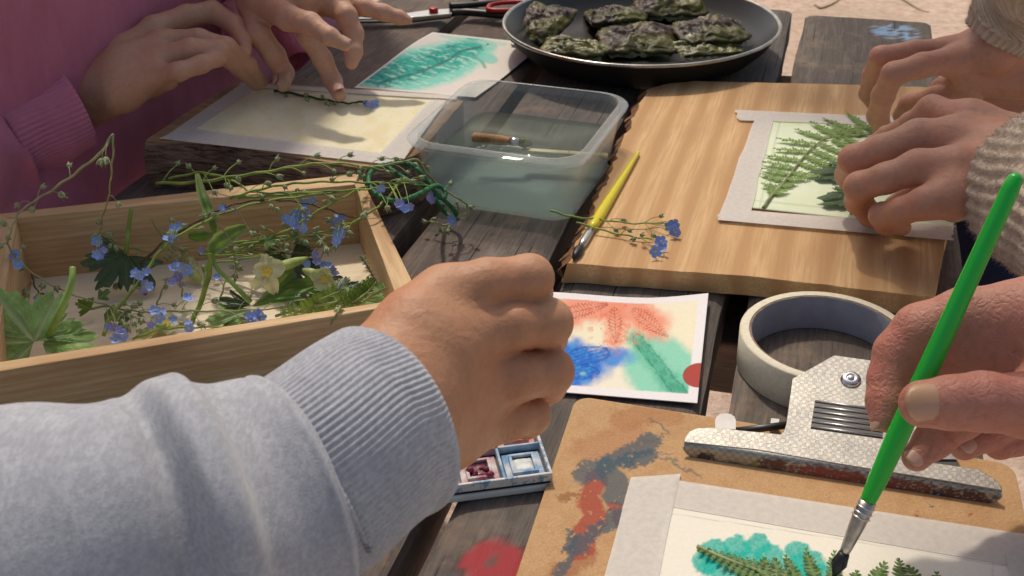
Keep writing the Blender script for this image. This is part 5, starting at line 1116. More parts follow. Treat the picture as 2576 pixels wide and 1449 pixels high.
# primroses -----------------------------------------------------------
def primrose(label, cx, cy, z, size, facing, tube_to, petals, S=S4):
    c = P(*S(cx, cy), z); L = size*dep(c)/F; o_ = thing('primrose', c, label, 'flower')
    n = np.array(facing, float); n /= np.linalg.norm(n); e1 = np.cross(n, [0, 0, 1.]); e1 /= np.linalg.norm(e1); e2 = np.cross(n, e1)*-1
    for k, (a, ln, w, back) in enumerate(petals):
        d = e1*math.cos(a)+e2*math.sin(a); s_ = np.cross(n, d); V = []; col = []
        for i in range(12):
            q = i/11; ww = w*L*(math.sin(math.pi*min(1, .12+q*.80))**.8)*(1 if q < .96 else .7)
            for j in range(9): t_ = j/8*2-1; notch = .10*ln*L*(1-abs(t_)) if i == 11 else 0; V.append(c+d*(ln*L*q-notch)+s_*ww*t_+n*(.10*L*t_*t_*q-back*L*q*q)); col.append([.4*max(0, 1-abs(t_)*4)]*3)
        mk('petal', V, [(i*9+j, i*9+j+1, (i+1)*9+j+1, (i+1)*9+j) for i in range(11) for j in range(8)], L_yel, o_, smooth=True, col=np.array(col))
        V = [c+n*.0004+s_*w*L*.0]+[c+d*L*.27*math.cos(b_)+s_*w*L*.42*math.sin(b_)+n*.0006 for b_ in np.linspace(-1.5, 1.5, 7)]
        mk('petal_eye', V, [(0, q, q+1) for q in range(1, 7)], L_yel2, o_, col=np.zeros((8, 3)))
    e = P(*S(*tube_to[:2]), tube_to[2]); pth = [c-n*.001, c*.7+e*.3, c*.35+e*.65, e]; V, f = tube(spl(pth, 5), np.interp(np.linspace(0, 1, 16), [0, .25, .5, .75, 1], [.0014, .0026, .0036, .003, .0010]), 10); mk('calyx', V, f, plain('calyx', (.38, .46, .14), .6, nz=.25, nscale=90), o_, smooth=True)
primrose('pale yellow primrose with a deep yellow eye facing front in the tray', 1490, 790, .046, 58, (-.15, -.85, .5), (1720, 715, .040), [(1.35, .80, .26, .1), (2.75, .85, .42, .1), (4.35, 1.05, .36, .35), (5.35, 1.1, .26, .2), (.1, .62, .34, .0)])
primrose('second pale primrose drooping right of the first', 1815, 830, .036, 44, (.3, -.85, .4), (1690, 780, .040), [(.5, .9, .42, .1), (5.6, .8, .45, .0), (4.4, 1.0, .40, .3), (1.6, .7, .35, 0), (3.2, .5, .3, .2)])
primrose('faded primrose lying behind the open blue flowers', 1060, 775, .016, 36, (-.1, -.6, .7), (1120, 850, .010), [(1.5, .9, .4, 0), (2.7, .7, .4, 0), (4.0, .8, .4, .1), (5.2, .8, .4, .1), (.2, .8, .4, 0)])
primrose('yellow primrose half hidden against the front panel', 930, 1080, .012, 44, (0, -.5, .8), (760, 1160, .012), [(.2, 1.0, .45, 0), (1.5, .8, .4, 0), (5.6, .9, .45, 0), (4.4, .7, .4, .1), (2.6, .6, .4, 0)])

# ferns ---------------------------------------------------------------
def pinna_mesh(name, n, wid, mat, seed, tooth=.35, bend=0., lobes=True):
    """one pinna along +X, length 1, half width wid"""
    r_ = np.random.default_rng(seed); V = []; f = []; col = []
    def q(x, y, z=0, c_=0): V.append([x, y, z]); col.append([c_]*3); return len(V)-1
    prof = lambda s: wid*(math.sin(math.pi*min(1, (.10+.9*s)))**.62 if s > .06 else .55)*(1-.35*s)
    for sg in (1, -1):
        for i in range(n):
            s0, s1 = i/n, (i+1)/n; ds = s1-s0; w = prof((s0+s1)/2)*r_.uniform(.9, 1.08); fwd = ds*.55
            zc = .04*math.sin(i*1.7+seed)*wid*4
            a = q(s0, 0, .01, .9); b_ = q(s1, 0, .01, .9); g = .90
            c1 = q(s0+ds*.04+fwd*.25, sg*w*.45, zc*.5-.01); c2 = q(s0+ds*.10+fwd*.7, sg*w*.85, zc); c3 = q(s0+ds*.45+fwd, sg*w*1.05, zc*1.2, .1); c4 = q(s0+ds*.78+fwd*.8, sg*w*.86, zc); c5 = q(s0+ds*g+fwd*.25, sg*w*.42, zc*.5-.01); m_ = q(s0+ds*.5+fwd*.4, sg*w*.5, .012, .45)
            for t_ in ((a, c1, m_), (c1, c2, m_), (c2, c3, m_), (c3, c4, m_), (c4, c5, m_), (c5, b_, m_), (a, m_, b_)): f.append(t_ if sg > 0 else t_[::-1])
    V = np.array(V); V[:, 1] += bend*V[:, 0]**2
    return V, f, np.array(col)
def fern(label, rach, pin, mat, z, r=.0009, S=SD_, wid=.13, n=12, lift=.001, name='fern_frond', zs=None):
    """rach: photo points of the midrib; pin: ((x0, y0), (x1, y1)[, width px]) for every pinna"""
    c = spl([P(*S(*q[:2]), q[2] if len(q) > 2 else z) for q in rach], 6); o_ = thing(name, c[len(c)//2], label, 'fern')
    V, f = tube(c, np.linspace(r, r*.4, len(c)), 7); mk('rachis', V, f, M_stem2, o_, smooth=True)
    for k, q in enumerate(pin):
        za = q[3] if len(q) > 3 else z; zb = q[4] if len(q) > 4 else za
        a, b_ = P(*S(*q[0]), za+lift*.5), P(*S(*q[1]), zb+lift*(1+.8*math.sin(k*2.1))); d = b_-a; L = np.linalg.norm(d); d /= L; up_ = np.array([0, 0, 1.]) if abs(d[2]) < .7 else np.array([0, -1., .2]); s_ = np.cross(up_, d); s_ /= np.linalg.norm(s_); u_ = np.cross(d, s_)
        wf = (q[2]*dep(a)/F/L) if len(q) > 2 and q[2] else wid
        Vp, fp_, cl = pinna_mesh('pinna', n if L > .02 else max(5, n-4), wf, mat, k, bend=.06*math.sin(k*1.3))
        Vw = a+Vp[:, :1]*L*d+Vp[:, 1:2]*L*s_+Vp[:, 2:]*L*u_*.8
        mk('pinna', Vw, fp_, mat, o_, smooth=True, col=cl)
    return o_
S3 = lambda x, y: (1596.5+.3943*x, .3943*y)
zp = ZB+.0030
RB_ = [(820, 1325), (880, 1240), (930, 1190), (1000, 1100), (1070, 1010), (1120, 955), (1190, 900), (1250, 880), (1400, 868), (1560, 850)]
pins = []
for b_, e in (((880, 1240), (870, 1175)), ((915, 1195), (808, 1168)), ((950, 1150), (802, 1106)), ((985, 1110), (808, 1074)), ((1020, 1068), (812, 1032)), ((1060, 1022), (835, 990)), ((1110, 965), (888, 945)), ((1160, 920), (905, 882)), ((1230, 885), (1015, 826)), ((1310, 875), (1110, 775)), ((1390, 868), (1230, 790)), ((1480, 860), (1215, 750)), ((1540, 850), (1350, 715)),
              ((885, 1235), (980, 1200)), ((920, 1190), (1035, 1165)), ((960, 1140), (1120, 1135)), ((1000, 1095), (1200, 1130)), ((1050, 1035), (1245, 1105)), ((1090, 990), (1310, 1080)), ((1130, 950), (1320, 1030)), ((1180, 910), (1340, 990)), ((1260, 880), (1400, 960)), ((1340, 872), (1450, 930)), ((1430, 866), (1400, 790)), ((1350, 870), (1330, 820))):
    pins.append((b_, e, 17))
fern('green fern frond on the pale green taped paper under the fingers', RB_, pins, L_fern, zp, .0013, S3, n=13)
leaf('upper grey green leaf lobe peeking out below the fern', 1440, 1110, ZB+.004, 118, 3.2, L_grey, 3, 1.15, (0, -.1, 1), 0, None, S=S3)
leaf('lower grey green leaf lobe on the white tape edge', 1460, 1260, ZB+.005, 112, 3.3, L_grey, 3, 1.15, (0, -.1, 1), 0, None, S=S3)
R8 = lambda x, y: (1224.3+.5248*x, 897.8+.5248*y)
zc = ZC+.0025
fern('fern frond tip pointing left on the teal washed paper', [(1010, 908), (1100, 950), (1200, 990), (1300, 1025), (1400, 1075), (1500, 1130)],
     [((1040+i*30, 922+i*12.5), (1040+i*30-8+i*1.2, 922+i*12.5-(16+i*4.6)), 7+i*.9) for i in range(15)]+[((1040+i*30, 924+i*12.5), (1040+i*30-26-i*1.0, 924+i*12.5+(12+i*4.8)), 7+i*.9) for i in range(15)], L_fernd, zc, .0012, R8, n=7)
big = [((1345, 1080), (1332, 958)), ((1395, 1090), (1392, 962)), ((1500, 1110), (1437, 948)), ((1590, 1100), (1518, 918)), ((1665, 1110), (1655, 928)), ((1845, 1090), (1914, 985)), ((1985, 1110), (1988, 965)), ((2090, 1110), (2022, 995)), ((1760, 1120), (1770, 1020)), ((2180, 1130), (2150, 1030))]
fern('row of dark fern leaflets rising from the bottom edge of the clipboard paper', [(1340, 1090), (1600, 1110), (1900, 1130), (2200, 1140)], [(a, b_, 24) for a, b_ in big], L_fernd, zc, .0014, R8, n=11)
fern('bright fern bit with crimped leaflets at the front edge of the tray', [(1540, 1040, .020), (1640, 1010, .028), (1760, 985, .034), (1880, 960, .036), (2000, 930, .036), (2150, 890, .04)],
     [((1590+i*34, 1028-i*9), (1570+i*34+12*(i % 2), 985-i*9), 11, .028, .032) for i in range(16)]+[((1590+i*34, 1030-i*9), (1585+i*34, 1062-i*7), 11, .028, .022) for i in range(14)], L_fern, .028, .0010, S4, n=6)
fern('small fern tip hanging over the front panel of the tray', [(1900, 985, .058), (1880, 1030, .056), (1850, 1080, .050), (1825, 1135, .042)], [((1895-i*12, 1000+i*18), (1935-i*14, 1006+i*20), 10, .056-i*.002, .052-i*.002) for i in range(7)]+[((1893-i*12, 1003+i*18), (1862-i*12, 1000+i*19), 10, .056-i*.002, .052-i*.002) for i in range(7)], L_fern, .05, .0010, S4, n=5)
fern('narrow dark fern bit leaning on the right wall of the tray', [(2010, 700, .045), (2050, 760, .038), (2090, 830, .030), (2130, 880, .024)], [((2015+i*13, 712+i*20), (2000+i*12, 705+i*21), 6, .043-i*.002, .043-i*.002) for i in range(8)]+[((2015+i*13, 712+i*20), (2042+i*12, 700+i*22), 6, .043-i*.002, .043-i*.002) for i in range(8)], L_grey, .04, .0008, S4, n=5)
fern('loose toothed fern leaflets beside the wrist in the tray', [(1960, 1000, .030), (2040, 950, .034), (2120, 900, .04), (2190, 870, .044)], [((1975+i*22, 990-i*13), (1950+i*24, 935-i*11), 12, .034, .036) for i in range(9)], L_fern, .034, .0012, S4, n=6)

fern('crimped bright fern leaflets piled between primroses and the front panel', [(1700, 1010, .030), (1760, 960, .036), (1830, 930, .040), (1900, 900, .042)], [((1710+i*20, 1005-i*11), (1680+i*22, 960-i*12), 12, .034, .040) for i in range(9)]+[((1715+i*20, 1005-i*11), (1745+i*20, 1030-i*10), 12, .034, .030) for i in range(9)], L_fern, .034, .0010, S4, n=6)
fern('fern tip with dark leaflets against the front right corner of the tray', [(1900, 1010, .030), (1980, 960, .036), (2060, 900, .040), (2100, 850, .044)], [((1915+i*22, 998-i*16), (1890+i*20, 950-i*16), 12, .036, .042) for i in range(9)]+[((1915+i*22, 998-i*16), (1950+i*22, 1010-i*16), 12, .036, .032) for i in range(8)], L_fernd, .034, .0010, S4, n=6)
leaf('crinkled mid green leaf lying behind the hanging fern tip', 1860, 960, .020, 78, 2.6, L_mid, 5, 1.6, (0, -.4, .9), 0, None)
leaf('small dark leaf tucked under the small blue flower at the front', 1240, 1060, .010, 52, .4, L_dark, 3, 1.2, (0, -.3, .95), 0, None)
leaf('grey green leaf curled under the left blue heads at the front', 720, 1060, .012, 46, 2.9, L_grey, 3, 1.4, (.1, -.4, .9), 0, None)
sprig('curly wilted sepals and stems left of the front blue heads', [(640, 1010, .02), (700, 1040, .024), (760, 1050, .022), (820, 1080, .02)], .0007, M_stem2, [(680, 1060), (700, 1085), (720, 1030), (745, 1075), (770, 1030), (790, 1065), (660, 1030), (720, 1110), (770, 1110)], [], group=G_)
sprig('dry seed stems crossing behind the second primrose', [(1560, 600, .04), (1680, 590, .044), (1800, 585, .046), (1950, 600, .044)], .0007, M_stem2, [(1600, 640), (1640, 570), (1700, 620), (1750, 560), (1790, 620), (1850, 560), (1880, 640), (1940, 570), (1820, 660)], [], group=G_)
sprig('fine stems tangled under the open blue flowers', [(900, 640, .03), (960, 680, .028), (1010, 700, .026), (1050, 690, .03)], .0007, M_stem2, [(930, 700), (960, 650), (980, 720), (1010, 670), (1040, 720)], [], group=G_)

# green cord ----------------------------------------------------------
def cord(pts, r, name, parent, mat):
    c = spl(pts, 14); d = np.r_[0, np.cumsum(np.linalg.norm(np.diff(c, axis=0), axis=1))]; n = int(d[-1]/.0007); s = np.linspace(0, d[-1], n); c = np.stack([np.interp(s, d, c[:, k]) for k in range(3)], 1)
    seg = 12; V, f = tube(c, 1.0, seg); V = V.reshape(n, seg, 3); cc = c[:, None, :]; ph = s[:, None]*2*math.pi/.0034; th = np.arange(seg)[None]*2*math.pi/seg
    bumpy = .80+.30*np.abs(np.sin(ph*.5+th))*np.abs(np.sin(ph*.5-th)+.15)
    V = cc+(V-cc)*(r*bumpy)[..., None]; return mk(name, V.reshape(-1, 3), f, mat, parent, smooth=True)
M_cord = plain('green_cord', (.012, .14, .045), .6, nz=.35, nscale=300, bmp=.3, bscale=900)

q = [(740, 175, .064), (690, 190, .066), (625, 240, .068), (612, 320, .070), (660, 400, .068), (740, 445, .066), (850, 465, .066), (950, 435, .066), (1040, 395, .064), (1120, 350, .058), (1180, 350, .05), (1225, 395, .046), (1200, 440, .044), (1110, 400, .050), (1040, 335, .058), (960, 320, .064), (800, 330, .060), (700, 290, .058)]
q1 = q
q = [(700, 200, .064), (760, 185, .070), (860, 165, .072), (960, 175, .072), (1020, 230, .070), (1070, 300, .062), (1150, 400, .050), (1240, 480, .036), (1300, 550, .022), (1318, 605, .012), (1290, 600, .010), (1215, 550, .012), (1150, 470, .028), (1130, 430, .042)]
fin(cord([P(*SCc(x, y), z) for x, y, z in q1[:-2]+q[1:]], .0018, 'braided_lanyard', None, M_cord), 'looped dark green braided cord over the back right corner of the tray', 'lanyard')

# ------------------------------------------------------------------ people
def skin(name, c, dark, red, wr=.65, crease=0.0, sc=1.0):
    m, t, b = newmat(name); v = objco(t); n1 = noise(t, v, 32, 5, .6); n2 = noise(t, v, 240, 5, .65)
    cc = mixc(t, ramp(t, n1, [(.36, (0, 0, 0)), (.68, (.75, .75, .75))]), c, red); cc = mixc(t, ramp(t, n2, [(.30, (.55, .55, .55)), (.55, (0, 0, 0))]), cc, dark)
    lk(t, cc, b.inputs['Base Color']); b.inputs['Roughness'].default_value = .52; b.inputs['Specular IOR Level'].default_value = .35
    b.inputs['Subsurface Weight'].default_value = .12; b.inputs['Subsurface Radius'].default_value = (1, .35, .18); b.inputs['Subsurface Scale'].default_value = .004
    vo = nd(t, 'TexVoronoi'); vo.feature = 'DISTANCE_TO_EDGE'; vo.inputs['Scale'].default_value = 900/sc; lk(t, v, vo.inputs['Vector'])
    bump(t, b, vo.outputs['Distance'], wr*.16, .0003); bump(t, b, n2, wr, .0006); bump(t, b, noise(t, v, 90, 4, .6, .4), wr*.8, .0016)
    if crease:
        v2 = nd(t, 'TexVoronoi'); v2.feature = 'DISTANCE_TO_EDGE'; v2.inputs['Scale'].default_value = 210; nn = nd(t, 'TexNoise'); nn.inputs['Scale'].default_value = 60
        lk(t, v, nn.inputs['Vector']); ad = nd(t, 'Mix'); ad.data_type = 'RGBA'; ad.inputs['Factor'].default_value = .035; lk(t, v, ad.inputs['A']); lk(t, nn.outputs['Color'], ad.inputs['B']); lk(t, ad.outputs['Result'], v2.inputs['Vector'])
        r_ = ramp(t, v2.outputs['Distance'], [(0, (0, 0, 0)), (.22, (1, 1, 1))]); bump(t, b, r_, crease, .0009)
    return m
SK_fist = skin('tan_skin', (.50, .265, .15), (.41, .20, .105), (.54, .235, .135)); SK_pink = skin('light_skin', (.54, .32, .215), (.44, .235, .15), (.58, .28, .19))
SK_right = skin('rosy_skin', (.48, .26, .18), (.39, .19, .125), (.53, .23, .16)); SK_old = skin('weathered_skin', (.46, .215, .155), (.33, .135, .098), (.50, .165, .125), .8, .26)
NAIL = plain('nail', (.54, .32, .25), .42, nz=.05, nscale=40, spec=.4); NAILO = plain('old_nail', (.50, .29, .215), .40, c2=(.46, .27, .14), nscale=60, bmp=.2, bscale=200); NTIP = plain('nail_tip', (.66, .60, .50), .4)
def cloth(name, c, c2, nscale, rough=.95, weave=1600, wst=.35, heather=0, fz=0):
    m, t, b = newmat(name); v = objco(t); n1 = noise(t, objco(t, (1, 1, .35)), nscale, 6, .68); cc = ramp(t, n1, [(.34, c2), (.64, c)])
    if heather: cc = mixc(t, ramp(t, noise(t, objco(t, (1, .4, 1)), heather, 3, .7), [(.40, (.5, .5, .5)), (.60, (0, 0, 0))]), cc, tuple(x*.70 for x in c2))
    lk(t, cc, b.inputs['Base Color']); b.inputs['Roughness'].default_value = rough; b.inputs['Specular IOR Level'].default_value = .12
    b.inputs['Sheen Weight'].default_value = .25; b.inputs['Sheen Roughness'].default_value = .5
    uvc = nd(t, 'UVMap'); w = nd(t, 'TexWave'); w.bands_direction = 'X'; bump(t, b, noise(t, v, weave, 3, .6), wst, .0009); return m
C_pink = cloth('pink_fleece', (.55, .185, .285), (.48, .15, .235), 60, weave=900); C_grey = cloth('grey_marl', (.50, .515, .56), (.40, .41, .46), 75, heather=600, weave=1300)
C_knit = cloth('oatmeal_knit', (.60, .50, .41), (.44, .36, .29), 110, weave=420, wst=.9); C_navy = cloth('navy_denim', (.02, .03, .08), (.012, .017, .05), 80)
def add_fuzz(name, o, mat, parent, n, L, w, seed, keep=None):
    """loose wool fibres standing off a knitted surface, joined into one part"""
    me = o.data; nv = len(me.vertices); co_ = np.empty(nv*3, np.float32); me.vertices.foreach_get('co', co_); no_ = np.empty(nv*3, np.float32); me.vertices.foreach_get('normal', no_)
    M = np.array(o.matrix_world); co_ = co_.reshape(-1, 3)@M[:3, :3].T+M[:3, 3]; no_ = no_.reshape(-1, 3)@M[:3, :3].T
    px, py = proj(co_); ok = np.where((px > -60) & (px < 2640) & (py > -60) & (py < 1510))[0]; r_ = np.random.default_rng(seed); k = r_.choice(ok, n); t_ = r_.normal(0, 1, (n, 3))
    a = co_[k]; d = no_[k]*.55+t_*.6; d /= np.linalg.norm(d, axis=1)[:, None]; ll = L*r_.uniform(.4, 1.2, (n, 1)); s_ = np.cross(d, r_.normal(0, 1, (n, 3))); s_ /= np.linalg.norm(s_, axis=1)[:, None]
    b_ = a+d*ll*.6+t_*ll*.15; c_ = a+d*ll+t_[:, ::-1]*ll*.35
    V = np.stack([a-s_*w, a+s_*w, b_+s_*w*.8, b_-s_*w*.8, c_], 1).reshape(-1, 3); I = np.arange(n)*5
    F4 = np.stack([I, I+1, I+2, I+3], 1); Fc = [tuple(q) for q in F4]+[tuple(q) for q in np.stack([I+3, I+2, I+4], 1)]
    o2 = mk(name, V, Fc, mat, parent); o2['kind'] = 'stuff'; return o2

# person in the grey sweatshirt: fist and sleeve in front -------------------
per = thing('person', P(300, 1400, .14), 'forearm in a light grey ribbed cuff sweatshirt with a closed fist above the paint box', 'person')
hand('hand', SK_fist, per,
     palm=[[(860, 1075, .41, 150), (985, 1015, .425, 168), (1050, 930, .435, 140)], [(960, 930, .425, 95), (1050, 815, .435, 80), (1122, 742, .445, 66)], [(980, 980, .425, 110), (1110, 880, .435, 88), (1195, 838, .445, 70)],
           [(1010, 1060, .425, 120), (1120, 990, .438, 90), (1215, 968, .450, 68)], [(1050, 1110, .43, 88), (1130, 1085, .445, 80), (1215, 1060, .458, 55)], [(1120, 860, .47, 80), (1220, 980, .48, 66)]],
     fingers=[[(1118, 740, .444, 66), (1225, 712, .445, 61), (1332, 700, .450, 59), (1338, 735, .475, 50), (1290, 775, .500, 44), (1250, 790, .505, 40)],
              [(1190, 838, .444, 62), (1290, 818, .445, 61), (1378, 812, .452, 61), (1375, 850, .478, 50), (1320, 880, .500, 46), (1270, 890, .505, 42)],
              [(1212, 968, .449, 62), (1300, 948, .450, 62), (1382, 935, .458, 60), (1375, 965, .482, 50), (1320, 985, .502, 46), (1280, 990, .505, 42)],
              [(1215, 1062, .458, 54), (1290, 1050, .461, 52), (1335, 1045, .468, 48), (1325, 1060, .486, 42), (1290, 1070, .505, 38)],
              [(1150, 900, .485, 60), (1230, 870, .500, 52), (1300, 850, .515, 46), (1335, 835, .520, 38)]],
     creases=[([(1100, 745, .432, 3.5), (1150, 762, .432, 3)], .0004), ([(1268, 905, .440, 2.5), (1330, 885, .440, 2.5)], .0006), ([(1195, 752, .434, 4), (1262, 772, .434, 4), (1330, 764, .44, 4), (1392, 752, .445, 4)], .0022), ([(1085, 725, .432, 2), (1120, 760, .430, 2)], .0005), ([(1105, 715, .432, 2), (1140, 752, .430, 2)], .0005), ([(1128, 712, .432, 2), (1158, 742, .430, 2)], .0004), ([(1350, 770, .440, 2), (1358, 850, .440, 2)], .0004), ([(1366, 775, .440, 2), (1372, 850, .442, 2)], .0004), ([(1365, 890, .442, 2), (1370, 970, .444, 2)], .0004), ([(1318, 655, .436, 2), (1326, 735, .440, 2)], .0004),
              ([(1268, 907, .437, 5), (1330, 892, .438, 4), (1420, 873, .442, 4)], .0024), ([(1272, 1040, .446, 6), (1320, 1015, .447, 5), (1385, 998, .451, 4)], .0026)],
     vox=.00090, kp=.012, kf=.003, kk=.0005, kpf=.008)
def ribs(n, amp, soft=.7): return lambda S_, TH: amp*np.sign(np.cos(n*TH))*np.abs(np.cos(n*TH))**soft
def cuff_g(S_, TH): return ribs(104, .00024)(S_, TH)+.0011*np.sin(TH*2+1+S_*2)+.0008*np.sin(S_*9+TH)*np.sin(TH*3)-.0012*np.exp(-((1-S_)/.04)**2)
sleeve('cuff', C_grey, per, [(700, 1255, .380, 288), (770, 1205, .386, 276), (850, 1145, .39, 266), (930, 1085, .40, 256), (985, 1052, .407, 251)], seg=624, disp=cuff_g, sub=14)
def slv(S_, TH):
    t_ = np.clip(np.cos(TH-.15), 0, 1)**1.5
    b = .0125*np.exp(-((S_-.69)/.066)**4)*t_+.0016*np.exp(-((S_-.70+.05*np.sin(TH))/.05)**2)-.0014*np.exp(-((S_-.752)/.012)**2)*(1-t_)      # the bunched roll above the cuff
    g = -.0045*np.exp(-((S_-.585)/.035)**2)*t_-.0040*np.exp(-((S_-.86)/.07)**2)*t_
    w = .0012*np.sin(TH*2+S_*6)+.0010*np.sin(TH*3-S_*11+1)+.0009*np.sin(S_*17+TH*2)
    return b+g+w-.0010*np.exp(-((1-S_)/.03)**2)+.0012*np.exp(-((S_-.975)/.012)**2)
so_ = sleeve('sleeve', C_grey, per, [(-300, 1500, .345, 470), (0, 1445, .348, 418), (200, 1405, .352, 400), (350, 1370, .356, 372), (480, 1325, .363, 352), (620, 1275, .372, 325), (752, 1218, .382, 292)], seg=300, disp=slv, sub=22)
c = spl([PR(*q)[0] for q in [(601, 961, .372, 1), (690, 1030, .360, 1), (769, 1154, .352, 1), (838, 1277, .352, 1), (882, 1375, .356, 1), (887, 1470, .365, 1)]], 8)

# person in pink: torso and two hands at the upper left ------------------------
SHc = SD*(-1.395*H-.150)+TD*(2.55*H)
pp_ = thing('person', (SHc[0], SHc[1], -.2), 'person in a dusty pink sweatshirt pressing a sprig with the fingertips of both hands', 'person')
mb = MB(); nr, ns = 60, 120; V = []
for i in range(nr):
    z = -.42+.98*i/(nr-1); q = 1+.10*math.sin(z*5)+(.35*max(0, -z)**.7 if z < 0 else 0)
    for k in range(ns):
        a = 2*math.pi*k/ns; wr = .006*math.sin(a*3+z*14)+.005*math.sin(z*26+a*2.3)*math.cos(a-1)+.004*math.sin(a*7-z*9)
        ca_, sa_ = math.cos(a), math.sin(a); V.append(SHc+SD*(.133*(1+.12*min(0, z*2)*0)+wr)*math.copysign(abs(ca_)**.7, ca_)+TD*(.42*q+wr)*math.copysign(abs(sa_)**.8, sa_)+np.array([0, 0, z]))
mk('sweatshirt', V, [(i*ns+k, i*ns+(k+1) % ns, (i+1)*ns+(k+1) % ns, (i+1)*ns+k) for i in range(nr-1) for k in range(ns)], C_pink, pp_, smooth=True)
hand('hand', SK_pink, pp_,
     palm=[[(90, 290, .055, 72), (190, 248, .060, 70), (270, 210, .072, 66), (330, 175, .085, 62)], [(200, 215, .070, 48), (300, 140, .092, 42), (388, 76, .108, 32)], [(210, 230, .070, 48), (310, 165, .092, 40), (405, 110, .104, 32)], [(210, 250, .065, 52), (310, 200, .084, 45), (392, 155, .096, 32)], [(210, 268, .058, 52), (310, 232, .074, 42), (390, 192, .088, 28)], [(330, 215, .07, 46), (420, 200, .078, 28)]],
     fingers=[[(388, 70, .108, 30), (470, 40, .112, 27), (535, 30, .112, 27), (590, 62, .106, 24), (612, 100, .098, 20), (620, 128, .092, 14)],
              [(405, 105, .104, 30), (500, 100, .106, 27), (570, 118, .100, 24), (625, 162, .078, 20), (660, 205, ZS+.014, 15)],
              [(395, 150, .096, 32), (480, 125, .104, 29), (550, 128, .100, 28), (605, 168, .075, 25), (645, 208, ZS+.012, 20)],
              [(385, 190, .088, 27), (450, 180, .096, 23), (505, 162, .098, 22), (545, 147, .096, 20), (566, 137, .094, 15)],
              [(300, 235, .03, 35), (380, 215, .05, 30), (440, 190, .06, 24)]],
     creases=[([(385, 172, .108, 3), (440, 165, .108, 2.5)], .0010), ([(420, 88, .116, 3), (480, 66, .118, 2.5)], .0008), ([(455, 160, .108, 2), (470, 195, .104, 2)], .0004)],
     vox=.0014, kp=.012, kf=.004, kk=.0014, kpf=.008)
nail(pp_, NAIL, (557, 140, .095), (520, 155, .096), 17, (.1, -.25, 1), 1.1, 55)
nail(pp_, NAIL, (645, 203, ZS+.0135), (612, 172, .070), 19, (.75, -.2, .6), 1.0, 52)
def cuff_p(S_, TH): return ribs(60, .0005)(S_, TH)+.0025*np.sin(TH*2+.4)+.0015*np.sin(S_*7+TH*2)
sleeve('cuff', C_pink, pp_, [(20, 352, .050, 120), (105, 312, .056, 116), (192, 274, .062, 112)], seg=480, disp=cuff_p, sub=12)
def slp(S_, TH): return .004*np.sin(S_*16+TH*2)+.003*np.sin(TH*4-S_*9)-.002*np.exp(-((1-S_)/.05)**2)
sleeve('sleeve', C_pink, pp_, [(-330, 470, .03, 190), (-200, 430, .035, 168), (-70, 390, .045, 146), (40, 344, .052, 127)], seg=160, disp=slp, sub=16)
# second hand of the pink person
hand('hand', SK_pink, pp_,
     palm=[[(600, -170, .14, 60), (640, -70, .135, 70), (680, -20, .13, 66)], [(620, -60, .13, 50), (670, 15, .118, 42)], [(690, -80, .14, 60), (760, -10, .128, 46)], [(740, -90, .14, 55), (840, 0, .122, 38)], [(760, -100, .14, 50), (880, 0, .118, 30)], [(700, -30, .12, 60), (820, -10, .12, 50)]],
     fingers=[[(630, 10, .115, 34), (650, 85, .100, 30), (690, 140, .080, 28), (714, 185, .062, 25), (712, 214, ZS+.016, 18)],
              [(672, 12, .120, 38), (725, 45, .122, 32), (780, 60, .122, 28), (830, 92, .116, 22), (868, 114, .110, 15)],
              [(745, -5, .122, 30), (775, 90, .100, 27), (812, 150, .080, 24), (838, 205, .060, 22), (853, 238, ZS+.013, 18)],
              [(835, 0, .120, 34), (872, 40, .114, 26), (890, 85, .100, 24), (889, 130, .088, 22), (884, 158, .080, 17)],
              [(865, -2, .118, 28), (915, 18, .116, 22), (965, 32, .112, 20), (1005, 44, .108, 17), (1026, 51, .106, 12)]],
     creases=[([(680, 70, .115, 3), (700, 95, .108, 3)], .0008), ([(760, 40, .13, 2), (772, 70, .13, 2)], .0004)], vox=.0014, kp=.012, kf=.004, kk=.0014, kpf=.008)
nail(pp_, NAIL, (864, 107, .111), (830, 88, .116), 16, (.35, -.35, .9), 1.15, 50)
nail(pp_, NAIL, (854, 232, ZS+.015), (842, 205, .060), 19, (.15, -.9, .45), 1.0, 55)
nail(pp_, NAIL, (706, 205, ZS+.018), (704, 180, .065), 19, (-.9, -.5, .3), 1.0, 45)
nail(pp_, NAIL, (884, 152, .081), (888, 120, .09), 18, (.0, -.95, .25), .9, 50)
sleeve('cuff', C_pink, pp_, [(740, 160, .035, 44), (725, 110, .050, 50), (700, 60, .062, 56)], seg=200, disp=cuff_p, sub=8)
sleeve('sleeve', C_pink, pp_, [(560, -150, .09, 60), (585, -60, .085, 60), (600, 30, .080, 46), (590, 110, .070, 40)], seg=120, disp=slp, sub=12)

